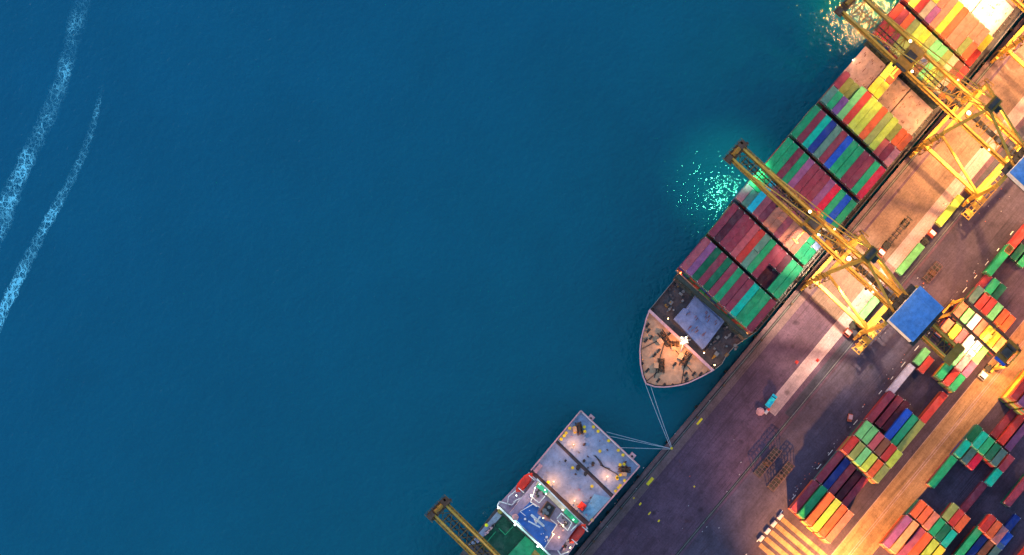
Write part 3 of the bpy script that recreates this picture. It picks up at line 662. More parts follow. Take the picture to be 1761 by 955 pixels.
def rail(L_, z, name='railing', m=None, w_=.22, close=False):
    mb = MB()
    pts = [P(*c7(*p), z) for p in L_]
    if close: pts.append(pts[0])
    for i in range(len(pts)-1):
        mb.bar(pts[i], pts[i+1], w_, .18)
        for k in range(3): q = pts[i].lerp(pts[i+1], k/3); mb.bar((q.x, q.y, z-1.0), q, .1)
    return rel(mb, vs).build(name, m or M_WHITE, vs)
rail([(745, 385), (1240, 853), (1300, 910)], 10.6, w_=.55); rail([(745, 385), (765, 345), (880, 378), (930, 330)], 10.6, w_=.35); rail([(840, 370), (850, 300), (920, 240)], 10.6)
rail([(1040, 70), (1600, 600), (1330, 760)], 10.6, w_=.3); rail([(1120, 130), (1530, 535), (1440, 620)], ZS+1.0, w_=.3); rail([(1110, 200), (1060, 350), (1145, 400)], ZS+1.0)
rail([(1120, 395), (1080, 370), (960, 440), (1010, 480)], ZS+1.0, w_=.2); rail([(1195, 295), (1140, 360), (1070, 300)], ZS+1.0); rail([(1310, 505), (1350, 455), (1450, 545), (1410, 620), (1310, 520)], ZS+1.0)
rail([(1250, 515), (1310, 565), (1260, 640), (1275, 660), (1190, 790)], ZS+1.0); rail([(1460, 590), (1420, 650), (1380, 620), (1320, 735), (1345, 760)], 11.5); rail([(1310, 800), (1345, 850), (1420, 820)], 10.6, w_=.4)
rail([(985, 340), (930, 360), (1020, 250), (1050, 240)], 11.0); rail([(900, 345), (985, 300), (1000, 320), (960, 370)], 10.9); rail([(1475, 690), (1560, 570), (1580, 600)], 11.5)
for (x, y, z, m, c, pw, r_) in ((1067, 287, ZS+2.5, G_WARM, PALE, 900, .55), (912, 565, 11.5, G_COOL, (.4, 1, .75), 1600, .5), (1128, 770, 11.5, G_COOL, (.45, 1, .7), 1600, .5), (1367, 572, ZS+1.6, G_WARM, PALE, 250, .36), (1180, 502, ZS+2, G_WARM, WARM, 400, .3),
                             (1205, 272, ZS+3, G_COOL, COOL, 250, .3), (1365, 425, ZS+2.5, G_COOL, COOL, 250, .3), (1465, 517, ZS+3, G_GREEN, (.3, 1, .6), 350, .35), (1278, 655, ZS+1.5, G_WARM, WARM, 400, .3), (1328, 685, ZS+1.5, G_WARM, WARM, 400, .3), (1145, 182, ZS+3, G_COOL, COOL, 200, .3),
                             (1195, 235, ZS+3, G_COOL, COOL, 200, .3), (925, 288, 11.4, G_COOL, COOL, 120, .3), (1435, 782, 11.4, G_WARM, PALE, 500, .35), (750, 410, 10.9, G_COOL, COOL, 150, .25), (1100, 218, ZS+2, G_COOL, COOL, 120, .25), (1340, 690, 12, G_WARM, AMBER, 500, .2)):
    w = P(*c7(x, y), z); bulb((w.x, w.y, z), r_*.6, m, vs); lamp('deck_lamp', (w.x, w.y, z+.9), pw, c, radius=.25)
w = P(*c7(915, 495), ZS); mb = MB()                            # satellite dome
for k in range(5):
    a, b = k/5*1.5, (k+1)/5*1.5; mb.tube((w.x, w.y, ZS+1.1*math.sin(a)), (w.x, w.y, ZS+1.1*math.sin(b)), 1.1*math.cos(a), 14, 1.1*math.cos(b))
rel(mb, vs).build('satellite_dome', M_RIM, vs)
# hold as a flat sheet, its dark depth painted on; green hatch cover aft
blk([(800, 480), (1010, 670), (830, 880), (700, 1020), (480, 850)][:3]+[(820, 900), (560, 760)], Z2, Z2+.25, M_GRND, 'hold_shade_sheet')
blk([(1010, 672), (1230, 860), (1180, 960), (800, 960), (850, 850)], Z2, Z2+1.1, M_GREEN, 'green_hatch')
blk([(1100, 800), (1170, 870), (1100, 930), (1060, 860)], Z2+1.1, Z2+1.8, paint('rusty_patch', (.25, .12, .03), .8), 'rusty_plate')
blk([(745, 440), (785, 480), (560, 740), (470, 760)], Z2, Z2+.35, paint('side_deck', (.22, .24, .34), .6), 'side_deck')
rail([(640, 735), (730, 630)], Z2+1.2, 'cell_guide', M_GREEN, .22); rail([(760, 600), (820, 660), (905, 570)], Z2+1.2, 'cell_guide', M_GREEN, .22)
w = P(*c7(642, 570), Z2+1.6); bulb((w.x, w.y, Z2+1.6), .6, paint('yellow_vent', (.75, .70, .02), .05), vs, 'vent_cap')
w = P(*c7(772, 438), Z2+1.6); bulb((w.x, w.y, Z2+1.6), .9, paint('olive_vent', (.25, .20, .05), .2), vs, 'vent_cap')
random.seed(11); clutter([c7(720, 560), c7(770, 500), c7(620, 690), c7(530, 740)], 10, Z2+.35, [M_DARK, M_DECKR, M_RIM], 'deck_fitting', vs)
clutter([c7(1350, 700), c7(1460, 600), c7(1450, 720), c7(1340, 830)], 12, 9.5, [M_CAB, M_DARK, M_RED, M_RIM], 'deck_fitting', vs, .3, 1.0)
clutter([c7(1150, 640), c7(1230, 660), c7(1230, 730), c7(1160, 720)], 7, ZS+.3, [M_WHITE], 'deck_fitting', vs, .2, .5, .4)

random.seed(12); clutter([c7(1100, 210), c7(1060, 330), c7(920, 400), c7(860, 380)], 12, 9.5, [M_RIM, M_DECKR, M_DARK, M_WHITE], 'deck_fitting', vs, .2, .8)
clutter([c7(1150, 180), c7(1230, 260), c7(1160, 340), c7(1090, 260)], 10, ZS, [M_RIM, M_DECKR, M_DARK, M_BROWN], 'deck_fitting', vs, .2, .8)
clutter([c7(1330, 470), c7(1430, 550), c7(1380, 640), c7(1290, 570)], 12, ZS, [M_RIM, M_DECKR, M_DARK, M_BROWN], 'deck_fitting', vs, .2, .8)
clutter([c7(940, 470), c7(1050, 420), c7(1230, 620), c7(1180, 740)], 12, ZS+.3, [M_DBLUE, M_STEEL, M_WHITE], 'deck_fitting', vs, .15, .4, .3)
clutter([(962, 760), (1050, 848), (1012, 890), (925, 808)], 16, Z2+.5, [M_DECK2, M_STEEL, M_BROWN, M_DECKR], 'deck_fitting', vs, .2, .7, .4)
clutter([(1000, 718), (1088, 802), (1052, 845), (965, 757)], 18, Z2+.7, [M_DECK2, M_STEEL, M_BROWN, M_DECKR], 'deck_fitting', vs, .2, .7, .4)
# ------------------------------------------------------------------ mooring ropes
def rope(a, b, sag, label, grp):
    n = 16; A, B = Vector(a), Vector(b); mb = MB(); pr = None
    for i in range(n+1):
        t = i/n; p = A.lerp(B, t); p.z -= sag*4*t*(1-t)
        if pr is not None: mb.bar(pr, p, .13)
        pr = p
    o = mb.build('mooring_rope', M_ROPE); tag(o, label, 'rope', grp)
BP = Vector((P(1146, 764).x, YQ-1.9, .55))
rope(sp(1110, 661, ZF), BP+Vector((-.2, 0, 0)), 1.2, 'left of the two mooring ropes from big ship bow to bollard', 'ropes from the big ship bow')
rope(sp(1119, 664, ZF), BP+Vector((.2, 0, 0)), 1.2, 'right of the two mooring ropes from big ship bow to bollard', 'ropes from the big ship bow')
rope(sp(1043, 743, Z2+.8), BP+Vector((-.2, .1, 0)), .9, 'upper mooring rope from small vessel corner rail to bollard', 'ropes from the small vessel')
rope(sp(1047, 750, Z2+.8), BP+Vector((-.1, -.1, 0)), .8, 'middle mooring rope running from small vessel rail to bollard', 'ropes from the small vessel')
rope(sp(1068, 770, Z2+.8), BP+Vector((-.2, -.2, 0)), .6, 'short lower mooring rope from small vessel edge to bollard', 'ropes from the small vessel')

# ------------------------------------------------------------------ ship-to-shore cranes
HG = 38.0
def make_crane(pt, yaw, label, gs=2.4, out=46, back=-48, trolley_y=12, lit=True, X=8.0):
    root = empty('gantry_crane', (0, 0, 0)); tag(root, label, 'crane', 'ship-to-shore cranes on the quay')
    def part(mb, name, m=M_YEL, par=root): return mb.build(name, m, par)
    G = Y_WS-Y_LS
    for y in (0, -G):
        mb = MB(); mb.box(-X-1.6, X+1.6, y-.6, y+.6, 2.4, 4.0); part(mb, 'sill_beam')
        for sx in (-1, 1):
            mb = MB(); mb.box(sx*X-2.6, sx*X+2.6, y-.45, y+.45, 1.3, 2.3)
            for k in range(4): mb.tube((sx*X-2.1+k*1.4, y-.25, .62), (sx*X-2.1+k*1.4, y+.25, .62), .48, 10, mi=1)
            mb.box(sx*(X+2.7)-.3, sx*(X+2.7)+.3, y-.4, y+.4, .8, 2.0); part(mb, 'bogie', [M_YEL, M_DARK])
            mb = MB(); mb.bar((sx*X, y, 4.0), (sx*X, y, HG-1), 1.15, 1.15); part(mb, 'leg')
        mb = MB(); mb.bar((-X, y, HG-.2), (X, y, HG-.2), 1.2, 1.5); part(mb, 'cross_beam')
        mb = MB(); mb.bar((-X+.7, y, 13.5), (X-.7, y, 13.5), .8, 1.2)
        if y: part(mb, 'cross_beam')
    for sx in (-1, 1):
        mb = MB(); mb.bar((sx*X, -.7, 13.5), (sx*X, -G+.7, 13.5), 1.1, 1.4); part(mb, 'portal_beam')
        mb = MB(); mb.bar((sx*X, -.6, HG-2), (sx*X, -G+.5, 14.5), .7, .7); part(mb, 'diagonal_brace')
        # A-frame on top
        mb = MB(); mb.bar((sx*X*.95, 0, HG+.6), (sx*1.6, -3.5, 61), 1.0, 1.0); part(mb, 'tower_leg')
        mb = MB(); mb.bar((sx*1.6, -3.5, 61), (sx*3.4, -G, HG+.8), .75, .75); part(mb, 'back_stay')
        mb = MB(); mb.bar((sx*1.5, -3.5, 61.4), (sx*gs, 15, HG+1.2), .30, .30); part(mb, 'fore_stay')
        mb = MB(); mb.bar((sx*1.5, -3.5, 61.6), (sx*gs, out-8, HG+1.2), .30, .30); part(mb, 'fore_stay')
        mb = MB(); mb.bar((sx*gs, back, HG+.2), (sx*gs, out, HG+.2), .66, 1.7)
        mb.bar((sx*(gs+.95), back, HG+.75), (sx*(gs+.95), out, HG+.75), .10, .10)                     # walkway rail
        mb.bar((sx*(gs+.68), back+1, HG-.35), (sx*(gs+.68), out-1, HG-.35), .5, .08)
        part(mb, 'girder')
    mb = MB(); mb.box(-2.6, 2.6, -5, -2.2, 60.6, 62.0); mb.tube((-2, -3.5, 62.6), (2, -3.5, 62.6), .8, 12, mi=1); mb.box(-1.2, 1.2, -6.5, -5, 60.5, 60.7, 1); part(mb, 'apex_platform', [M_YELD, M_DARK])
    mb = MB(); mb.bar((-gs+.5, back+1, HG-.25), (-gs+.5, out-1, HG-.25), .16); mb.bar((gs-.5, back+1, HG-.25), (gs-.5, out-1, HG-.25), .16); n = int((out-back)/3.4); ys = [back+(out-back)*k/n for k in range(n+1)]
    for k, y in enumerate(ys):
        if k: mb.bar((-gs, y, HG-.2), (gs, y, HG-.2), .32, .45)
        if k < n and (y > 1 or k % 2):
            mb.bar((-gs, y, HG-.3), (0, (y+ys[k+1])/2, HG-.3), .2); mb.bar((gs, y, HG-.3), (0, (y+ys[k+1])/2, HG-.3), .2)
            mb.bar((0, (y+ys[k+1])/2, HG-.3), (-gs, ys[k+1], HG-.3), .2); mb.bar((0, (y+ys[k+1])/2, HG-.3), (gs, ys[k+1], HG-.3), .2)
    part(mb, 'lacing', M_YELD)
    mb = MB()
    for xx in (-.55, -.2, .2, .55): mb.bar((xx, back+3, HG+.6), (xx, out-2, HG+.6), .09)
    mb.box(-.85, -.45, back+4, out-3, HG-.75, HG-.65); mb.box(.45, .95, back+4, out-3, HG-.75, HG-.65)  # dark trays added to blacken the gap between the girders
    part(mb, 'ropes_and_dark_trays', M_DARK)
    for sx in (-1, 1):
        mb = MB(); e0, e1_ = sx*(gs+.45), sx*(gs+1.05); mb.bar((e1_, back+1, HG-.1), (e1_, out-2, HG-.1), .09); mb.bar((e1_, back+1, HG+1.0), (e1_, out-2, HG+1.0), .07)
        for k in range(int((out-back)/1.6)): y = back+1.5+k*1.6; mb.bar((e0, y, HG-.1), (e1_, y, HG-.1), .14 if k % 3 else .3); mb.bar((e1_, y, HG-.1), (e1_, y, HG+1.0), .07)
        part(mb, 'walkway', M_YELD)
    mb = MB(); rr = random.Random(5)
    for k in range(26):
        y = rr.uniform(-G-3, 9); x = rr.uniform(-1, 1); a_, b_, c_ = rr.uniform(.3, 1.1), rr.uniform(.3, 1.3), rr.uniform(.3, 1.1); mb.box(x-a_, x+a_, y-b_, y+b_, HG-.9, HG-.9+c_, k % 3)
    mb.box(-.5, .5, -G-4.5, 10.5, HG-1.0, HG-.85, 0)
    part(mb, 'girder_equipment', [M_DARK, M_YELD, M_STEEL])
    mb = MB(); mb.box(-gs-1.6, gs+1.6, out-1.2, out+1.6, HG-.6, HG+.5); mb.box(-gs-2.0, -gs+.2, out-.4, out+1.2, HG+.5, HG+1.8); mb.box(gs-.6, gs+1.9, out-.8, out+1.4, HG+.5, HG+1.6)
    mb.tube((-1.6, out+.2, HG+1.1), (1.6, out+.2, HG+1.1), .7, 12, mi=1); mb.bar((-gs-2, out+2, HG+1.4), (gs+2, out+2, HG+1.4), .12)
    for k in range(7): mb.bar((-gs-2+k*(gs+2)/3, out-1.5, HG+.6), (-gs-2+k*(gs+2)/3, out+2, HG+.6), .16, mi=1); mb.box(-gs-1.8+k*(gs+2)/3.1, -gs-1.2+k*(gs+2)/3.1, out-.9+(k%2)*1.3, out-.1+(k%2)*1.3, HG+.5, HG+1+.3*(k%3), k%2)
    part(mb, 'boom_head', [M_BROWN, M_YELD])
    # machinery house
    y0, y1 = -G-9.2, -G+.4
    mb = MB(); mb.box(-7.0, 7.0, y0, y1, HG+1.4, HG+6.6); mh = part(mb, 'machinery_house', M_WHITE)
    mb = MB(); mb.box(-7.3, 7.3, y0-.25, y1+.25, HG+6.6, HG+6.95); mb.box(4.8, 5.0, y0+.4, y1-.4, HG+6.95, HG+7.15); mb.box(-7.3, -7.15, y0-.25, y1+.25, HG+6.95, HG+7.1)
    for k in range(29): mb.box(-7.0+k*.5, -6.9+k*.5, y0, y1, HG+6.94, HG+7.02)
    for k in range(3): mb.box(-5+k*3.1, -4.4+k*3.1, y0+1, y0+1.7, HG+6.95, HG+7.3)
    mb.box(-7.2, 7.2, (y0+y1)/2-.08, (y0+y1)/2+.08, HG+6.95, HG+7.03); part(mb, 'house_roof', M_ROOF, mh)
    mb = MB()
    for k in range(5): mb.box(-5+k*2.4, -4+k*2.4, y1+.3, y1+1.3, HG+1.3, HG+2.2+random.random()); 
    for k in range(4): mb.tube((-4+k*2.6, y0-1, HG+1.3), (-4+k*2.6, y0-1, HG+2.6), .5, 10)
    mb.box(-7.2, 7.2, y0-2, y1+2.2, HG+1.2, HG+1.35); part(mb, 'electrical_cabinet', M_DARK)
    mb = MB()                                                  # backreach platform and landside stairs
    mb.box(-gs-1.5, gs+1.5, back, back+3, HG+.9, HG+1.1)
    for xx in (-gs-1.5, gs+1.5): mb.bar((xx, back, HG+2), (xx, y0, HG+2), .12)
    part(mb, 'backreach_platform', M_YELD)
    mb = MB()
    for a in (0, 2.6): mb.bar((-X-6.5, -G-1.2-a, 7.2), (X-3.5, -G-1.2-a, 7.2), .22)
    mb.bar((-X-6.5, -G-2.5, 9.2), (X-3.5, -G-2.5, 9.2), .22)
    for k in range(12): xx = -X-6.5+k*(2*X+3)/11; mb.bar((xx, -G-.6, 7.2), (xx, -G-4, 7.2), .26); mb.bar((xx, -G-2.5, 7.2), (xx, -G-2.5, 9.2), .2)
    for k in range(3): mb.box(-X-5.5+k*3.1, -X-3.5+k*3.1, -G-3.6, -G-1.4, 7.1, 7.25); mb.bar((-X-6+k*5, -G-1.2, 4), (-X-6+k*5, -G-1.2, 7.2), .25)
    part(mb, 'access_walkway', M_YEL)
    mb = MB(); mb.tube((-X+3.5, -1.3, 6.0), (-X+3.5, -2.0, 6.0), 2.6, 24); mb.tube((-X+3.5, -1.0, 6.0), (-X+3.5, -2.3, 6.0), .7, 12, mi=1); part(mb, 'cable_reel', [M_CAB, M_DARK])
    mb = MB(); mb.box(-X+.8, -X+3.2, -G+1.0, -G+3.6, 3.4, 6.0); part(mb, 'electrical_room', M_YELD)
    for sx in (-1, 1):
        mb = MB()
        for k in range(8):
            z = 5+k*4; mb.bar((sx*(X+1.2), -1, z), (sx*(X+1.2), 1.6 if k % 2 else -1.6, z+2), .5, .15)
        for y in (-1.6, 1.6): mb.bar((sx*(X+1.2), y, 4), (sx*(X+1.2), y, 38), .14)
        mb.bar((sx*(X+1.2), -1.6, 37.6), (sx*(X+1.2), 1.6, 37.6), .3); part(mb, 'stairs', M_YELD)
    # trolley, cab and spreader
    t = trolley_y
    mb = MB(); mb.box(-gs-.2, gs+.2, t-2.6, t+2.6, HG+.95, HG+1.35); mb.box(-1.4, 1.4, t-1.6, t+1.6, HG+1.35, HG+2.4, 1); mb.box(-gs-1.2, -gs-.4, t-2, t+2, HG+.8, HG+1.6, 1); tr = part(mb, 'trolley', [M_YELD, M_DARK])
    mb = MB(); mb.box(gs-2.0, gs-.4, t-5.6, t-3.2, HG-4, HG-1.4); mb.box(gs-1.9, gs-.5, t-5.7, t-5.6, HG-3.6, HG-1.8, 1); part(mb, 'operator_cab', [M_WHITE, M_GLASS], tr)
    mb = MB(); zs = HG-9
    mb.box(-6.0, 6.0, t-.25, t+.25, zs, zs+.5); 
    for s_ in (-1, 1): mb.box(s_*6-.2, s_*6+.2, t-1.2, t+1.2, zs, zs+.45); mb.bar((s_*1.5, t+1, HG+.9), (s_*1.5, t+1, zs+.5), .08); mb.bar((s_*1.5, t-1, HG+.9), (s_*1.5, t-1, zs+.5), .08)
    mb.box(-1.8, 1.8, t-.9, t+.9, zs+.5, zs+1.1); part(mb, 'spreader', M_YEL, tr)
    for (x, y, r_) in ((-.6, -1.5, .7), (gs-.4, t+3.4, .5), (-gs+.8, t-3.5, .45), (-gs-.9, -14, .3), (gs+.9, 8, .28)):
        mb = MB(); mb.tube((x, y, HG+1.0), (x, y, HG+1.5), r_*.7, 12, r_)
        if lit: part(mb, 'work_lamp', G_WARM)
    if lit:
        fl = [(-gs-1, 1.5), (gs+1, -3), (-gs-1, -12), (gs+1, 16), (-gs-1, 26)]
        for (x, y) in fl:
            mb = MB(); mb.box(x-.45, x+.45, y-.35, y+.35, HG-1.5, HG-1.3, 1); mb.box(x-.5, x+.5, y-.4, y+.4, HG-1.3, HG-1.0); part(mb, 'floodlight', [M_DARK, G_WARM])
    root.location = (pt.x, pt.y, 0); root.rotation_euler = (0, 0, yaw)
    return root
tip, mid = P(1262, 259, HG), P(1447, 431, HG)
dv = tip-mid; YAW = math.atan2(-dv.x, dv.y)
tt = (Y_WS-mid.y)/dv.y; o1 = mid+dv*tt; OUT = (tip-o1).length
e1 = P(1640, 621, HG); BACK = -(e1-o1).length
print('yaw', math.degrees(YAW), 'out', OUT, 'back', BACK, 'gauge', Y_WS-Y_LS, 'quay to rail', YQ-Y_WS)
crane1 = make_crane(o1, YAW, 'yellow crane with whole boom in view reaching over third ship bay', 2.3, OUT-1.0, BACK, 14)
X2 = 10.9; kn = P(1624, 233, HG)
o2 = Vector((kn.x+X2, Y_WS+.4, 0))
crane2 = make_crane(o2, YAW, 'brightly lit yellow crane with twin wide girders near upper right', 4.0, OUT+2, BACK, 24, True, X2)
d4 = P(751, 872, HG)-tip
crane4 = copy_tree(crane1); crane4.location = (o1.x+d4.x, Y_WS+.0, 0)
dv4 = P(751, 872, HG)-P(834.5, 955, HG); crane4.rotation_euler[2] = math.atan2(-dv4.x, dv4.y)
_tipw = Vector((-math.sin(crane4.rotation_euler[2]), math.cos(crane4.rotation_euler[2]), 0))*(OUT)
crane4.location = (P(751, 872, HG).x-_tipw.x, P(751, 872, HG).y-_tipw.y, 0)
tag(crane4, 'unlit crane whose dark-headed boom crosses the green hold at lower edge', 'crane', 'ship-to-shore cranes on the quay')
for ch in crane4.children:
    if ch.name.startswith(('floodlight', 'work_lamp')): bpy.data.objects.remove(ch)
crane3 = copy_tree(crane1); crane3.location = (P(1712, 98, 0).x+8.0, Y_WS, 0)
tag(crane3, 'crane at upper right edge with only its near quayside legs in view', 'crane', 'ship-to-shore cranes on the quay')

def cw(cr, x, y, z): return Matrix.Translation(cr.location) @ Matrix.Rotation(cr.rotation_euler[2], 4, 'Z') @ Vector((x, y, z))
def flood(cr, x, y, pw, color, tx=0, ty=0, spot=130, radius=.7, z=HG-1.8):
    a = cw(cr, x, y, z); b = cw(cr, x+tx, y+ty, 0); lamp('crane_floodlight', a, pw, color, None, spot, b, radius)
# crane 1
flood(crane1, -3.3, -7, 430000, (1, .80, .50), -3, -3, 84); flood(crane1, 3.3, -3, 90000, WARM, 6, -14, 110)
flood(crane1, -3.3, -12, 45000, WARM, -2, -5, 120); flood(crane1, -3.3, 12, 55000, (1, .8, .6), -7, -3, 62)
wg = P(1274, 307, 0); lamp('glint_floodlight', (wg.x, wg.y, 36), 120000, (.10, 1, .55), None, 66, (wg.x-2, wg.y+3, 0), 1.1, 1.0)
# crane 2
flood(crane2, -4.7, -12, 300000, (1, .55, .18), -5, -10, 120); flood(crane2, 4.7, -13, 200000, (1, .55, .18), 6, -12, 130)
flood(crane2, -4.7, -12, 60000, WARM, -8, -6, 130); flood(crane2, 4.7, 16, 42000, (1, .58, .18), 4, -4, 120)
flood(crane2, -4.7, 26, 42000, (1, .55, .18), -2, 2, 110, .5); pass
# crane 3 (mostly beyond the frame)
flood(crane3, -3.3, -13, 230000, (1, .56, .20), -6, -10, 130); lamp('crane_floodlight', cw(crane3, -4, 17, HG-1.8), 480000, (1, .72, .36), None, 76, P(1708, 2, 11), .6, .5); flood(crane3, -5, 20, 60000, (1, .52, .2), -20, 2, 120); flood(crane3, 3.3, -12, 200000, WARM, 0, -8, 130)
[lamp('glint_floodlight', (P(gx, gy, 0).x, P(gx, gy, 0).y, 36), gp, (1, .48, .10), None, 74, (P(gx, gy, 0).x-1, P(gx, gy, 0).y+6, 0), .9, 1.0) for gx, gy, gp in ((1552, -8, 260000), (1512, -26, 200000), (1575, -50, 200000), (1530, 22, 90000))]  # lamps added clear of the booms to spread golden glints on the water

for cr_, pw_ in ((crane1, 65000), (crane2, 130000), (crane3, 130000)):
    lamp('tower_lamp', cw(cr_, 0, -5.5, 58.5), pw_, WARM, None, 120, cw(cr_, 0, -8, 0), .3)
    lamp('tower_lamp', cw(cr_, 0, -1.5, 58.5), pw_*.8, WARM, None, 95, cw(cr_, 0, 26, 20), .3)
# ------------------------------------------------------------------ yard gantry (rubber tyred)
HR = 19.0
ra, rb = P(1647, 527, HR), P(1744, 617, HR)
rd = rb-ra; ryaw = math.atan2(-(-rd).x, (-rd).y); span = rd.length
rtg = empty('yard_gantry_crane', ((ra.x+rb.x)/2, (ra.y+rb.y)/2, 0), ryaw)
tag(rtg, 'low yellow yard gantry crane with dark beams straddling short containers at right edge', 'crane')
S2_, B2 = span/2, 3.2
for sx in (-1, 1):
    mb = MB(); mb.bar((sx*B2, -S2_, HR), (sx*B2, S2_, HR), .75, 1.3); mb.bar((sx*(B2+.7), -S2_, HR+.8), (sx*(B2+.7), S2_, HR+.8), .08, .08); mb.build('main_beam', M_BROWN, rtg)
    for sy in (-1, 1):
        mb = MB(); mb.bar((sx*B2, sy*S2_, 1.8), (sx*B2, sy*S2_, HR-.6), .7, .7); mb.build('leg', M_YEL, rtg)
        mb = MB(); mb.tube((sx*3.6, sy*S2_-.4, .75), (sx*3.6, sy*S2_+.4, .75), .75, 14); mb.tube((sx*2.2, sy*S2_-.4, .75), (sx*2.2, sy*S2_+.4, .75), .75, 14); mb.build('wheel', M_RUBBER, rtg)
for sy in (-1, 1):
    mb = MB(); mb.bar((-4.6, sy*S2_, 1.9), (4.6, sy*S2_, 1.9), .6, .8); mb.bar((-B2, sy*S2_, HR+.1), (B2, sy*S2_, HR+.1), .5, .8); mb.build('sill_beam', M_YEL, rtg)
mb = MB(); mb.box(-B2-.4, B2+.4, -S2_+1.2, -S2_+5.6, HR+.75, HR+1.2); mb.box(-2, .6, -S2_+2, -S2_+4.8, HR+1.2, HR+2.6, 1); mb.tube((1.6, -S2_+1.6, HR+1.9), (1.6, -S2_+5, HR+1.9), .7, 12, mi=1); mb.box(-B2-1.4, -B2-.5, -S2_+1, -S2_+5, HR+.6, HR+1.8, 2); mb.build('trolley', [M_YELD, M_DARK, CM['blue']], rtg)
mb = MB(); mb.box(-6.1, 6.1, -2.2, -1.8, 14, 14.4); mb.box(-6.1, -5.8, -3.2, -.8, 14, 14.4); mb.box(5.8, 6.1, -3.2, -.8, 14, 14.4); mb.box(-1.5, 1.5, -2.8, -1.2, 14.4, 15); mb.build('spreader', M_YEL, rtg)
mb = MB(); mb.box(1.2, 4.4, -S2_-1.5, -S2_-.5, 2.3, 4.3); mb.build('engine_box', M_CAB, rtg)
mb = MB(); mb.box(-3.2, -1.6, S2_+.5, S2_+1.6, 2.3, 4.4); mb.build('control_cabinet', M_WHITE, rtg)
for (x, y) in ((-B2-.9, S2_-1), (B2+.9, S2_-1), (-B2-.9, -S2_+2), (B2+.9, -S2_+2), (-B2-.9, 1)):
    mb = MB(); mb.box(x-.4, x+.4, y-.3, y+.3, HR-.9, HR-.7, 1); mb.box(x-.45, x+.45, y-.35, y+.35, HR-.7, HR-.5); mb.build('floodlight', [M_DARK, G_WARM], rtg)
def rw(x, y, z): return Matrix.Translation(rtg.location) @ Matrix.Rotation(ryaw, 4, 'Z') @ Vector((x, y, z))
lamp('gantry_floodlight', rw(-B2-1.2, S2_-4, HR-1.2), 26000, WARM, None, 130, rw(-B2-2, S2_-5, 0), .3)
lamp('gantry_floodlight', rw(-B2-1.2, 0, HR-1.2), 30000, PALE, None, 125, rw(-B2-3, 0, 0), .3)
lamp('gantry_floodlight', rw(-B2-1.2, -S2_+2, HR-1.2), 75000, WARM, None, 140, rw(-B2-9, -S2_-1, 0), .3)
lamp('gantry_floodlight', rw(B2+1.2, S2_+2, HR-1.2), 40000, AMBER, None, 150, rw(B2+8, S2_+8, 0), .3)
lamp('gantry_floodlight', rw(0, -2, HR-1.2), 15000, WARM, None, 130, rw(0, -3, 0), .3)
lamp('gantry_floodlight', rw(B2+1.2, -S2_, HR-1.2), 50000, AMBER, None, 150, rw(B2+8, -S2_-6, 0), .3)

# ------------------------------------------------------------------ containers in the yard
GY = 'containers stacked in the yard'
def one(px, py, tiers, col, where, long_=False, lower=0, lowcols=None, drop0=0):
    """top face centred at that place; `lower` more tiers underneath are containers of their own, the rest are gathered"""
    h = tiers*TH; q = P(px, py, h); where = where.strip()
    kind = 'long' if long_ else 'short'
    cont(Vector((q.x+jit(), q.y+jit(), h-2.59)), long_, col, f"{cname(col)} {kind} container, {where}", 0, 1, .97, GY)
    for k in range(1, tiers):
        c = (lowcols or HC)[(k+int(px)) % len(lowcols or HC)]; z = h-2.59-k*TH
        if k <= lower: cont(Vector((q.x+jit(), q.y+jit(), z)), long_, c, f"{cname(c)} container {['', 'one', 'two', 'three', 'four', 'five'][k]} below top, {where}", 0, 1, .97, GY)
        else: hid(Vector((q.x+jit(), q.y+jit(), z)), long_, c, 1, .97)
def seq(pts, tiers, cols, phrase, long_=False, lower=0, lowcols=None, single=None):
    for i, (p, c) in enumerate(zip(pts, cols)):
        t = tiers[i] if isinstance(tiers, (list, tuple)) else tiers
        lo = lower if not isinstance(lower, (list, tuple)) else lower[i]
        one(*p, t, c, f"{ORD[i]} from left in {phrase}", long_, lo, lowcols)
WL = ['orange', 'olive', 'red', 'lime', 'salmon', 'brown']
seq([(1486, 739.4), (1496.5, 748.7), (1507, 758.7), (1518, 768.8), (1528.5, 778.8), (1538, 789)], 4, ['lightgreen', 'lightgreen', 'rose', 'brown', 'red', 'lime'], 'upper half of twelve-wide block', lower=[2, 0, 0, 0, 0, 0])
seq([(1463.5, 765.4), (1474, 775.5), (1484.5, 785.5), (1495, 795.6), (1505.5, 805.6), (1516, 815)], 4, ['red', 'olive', 'lightgreen', 'lime', 'orange', 'olive'], 'lower half of twelve-wide block', lower=3, lowcols=WL)
seq([(1428, 803.7), (1438.4, 815.8), (1448, 825.6), (1459, 836.5), (1470, 846)], [2, 2, 2, 1, 1], ['maroon', 'navy', 'maroon', 'darkmaroon', 'maroon'], 'long row below twelve-wide block', True, lower=[1, 0, 0, 0, 0])
seq([(1385, 854), (1398.7, 863.5), (1411, 876), (1422, 886), (1433, 896), (1443.5, 906)], [2, 3, 4, 4, 4, 4], ['maroon', 'green', 'orange', 'lime', 'orange', 'salmon'], 'lowest long row beside pale strips', True, lower=[1, 1, 2, 2, 2, 2], lowcols=WL)
seq([(1544.8, 730.7), (1555.3, 740.5), (1566.5, 750)], 2, ['blue', 'green', 'olive'], 'long trio above twelve-wide block', True, lower=[1, 0, 0])
seq([(1515, 700), (1529.5, 708), (1541, 716)], [2, 1, 1], ['maroon', 'maroon', 'darkmaroon'], 'maroon trio left of blue container', True, lower=[1, 0, 0])
one(1549.5, 653, 1, 'lavender', 'pale rust-stained roof beside yard road', True)
one(1606, 701, 2, 'red', 'alone beside the orange-lit lane', True, 1, ['orange'])
one(1585.8, 613.3, 1, 'lightgreen', 'beside small red container, behind blue-roofed crane house')
one(1592.5, 627.5, 1, 'red', 'part shadowed, beside small light green container')
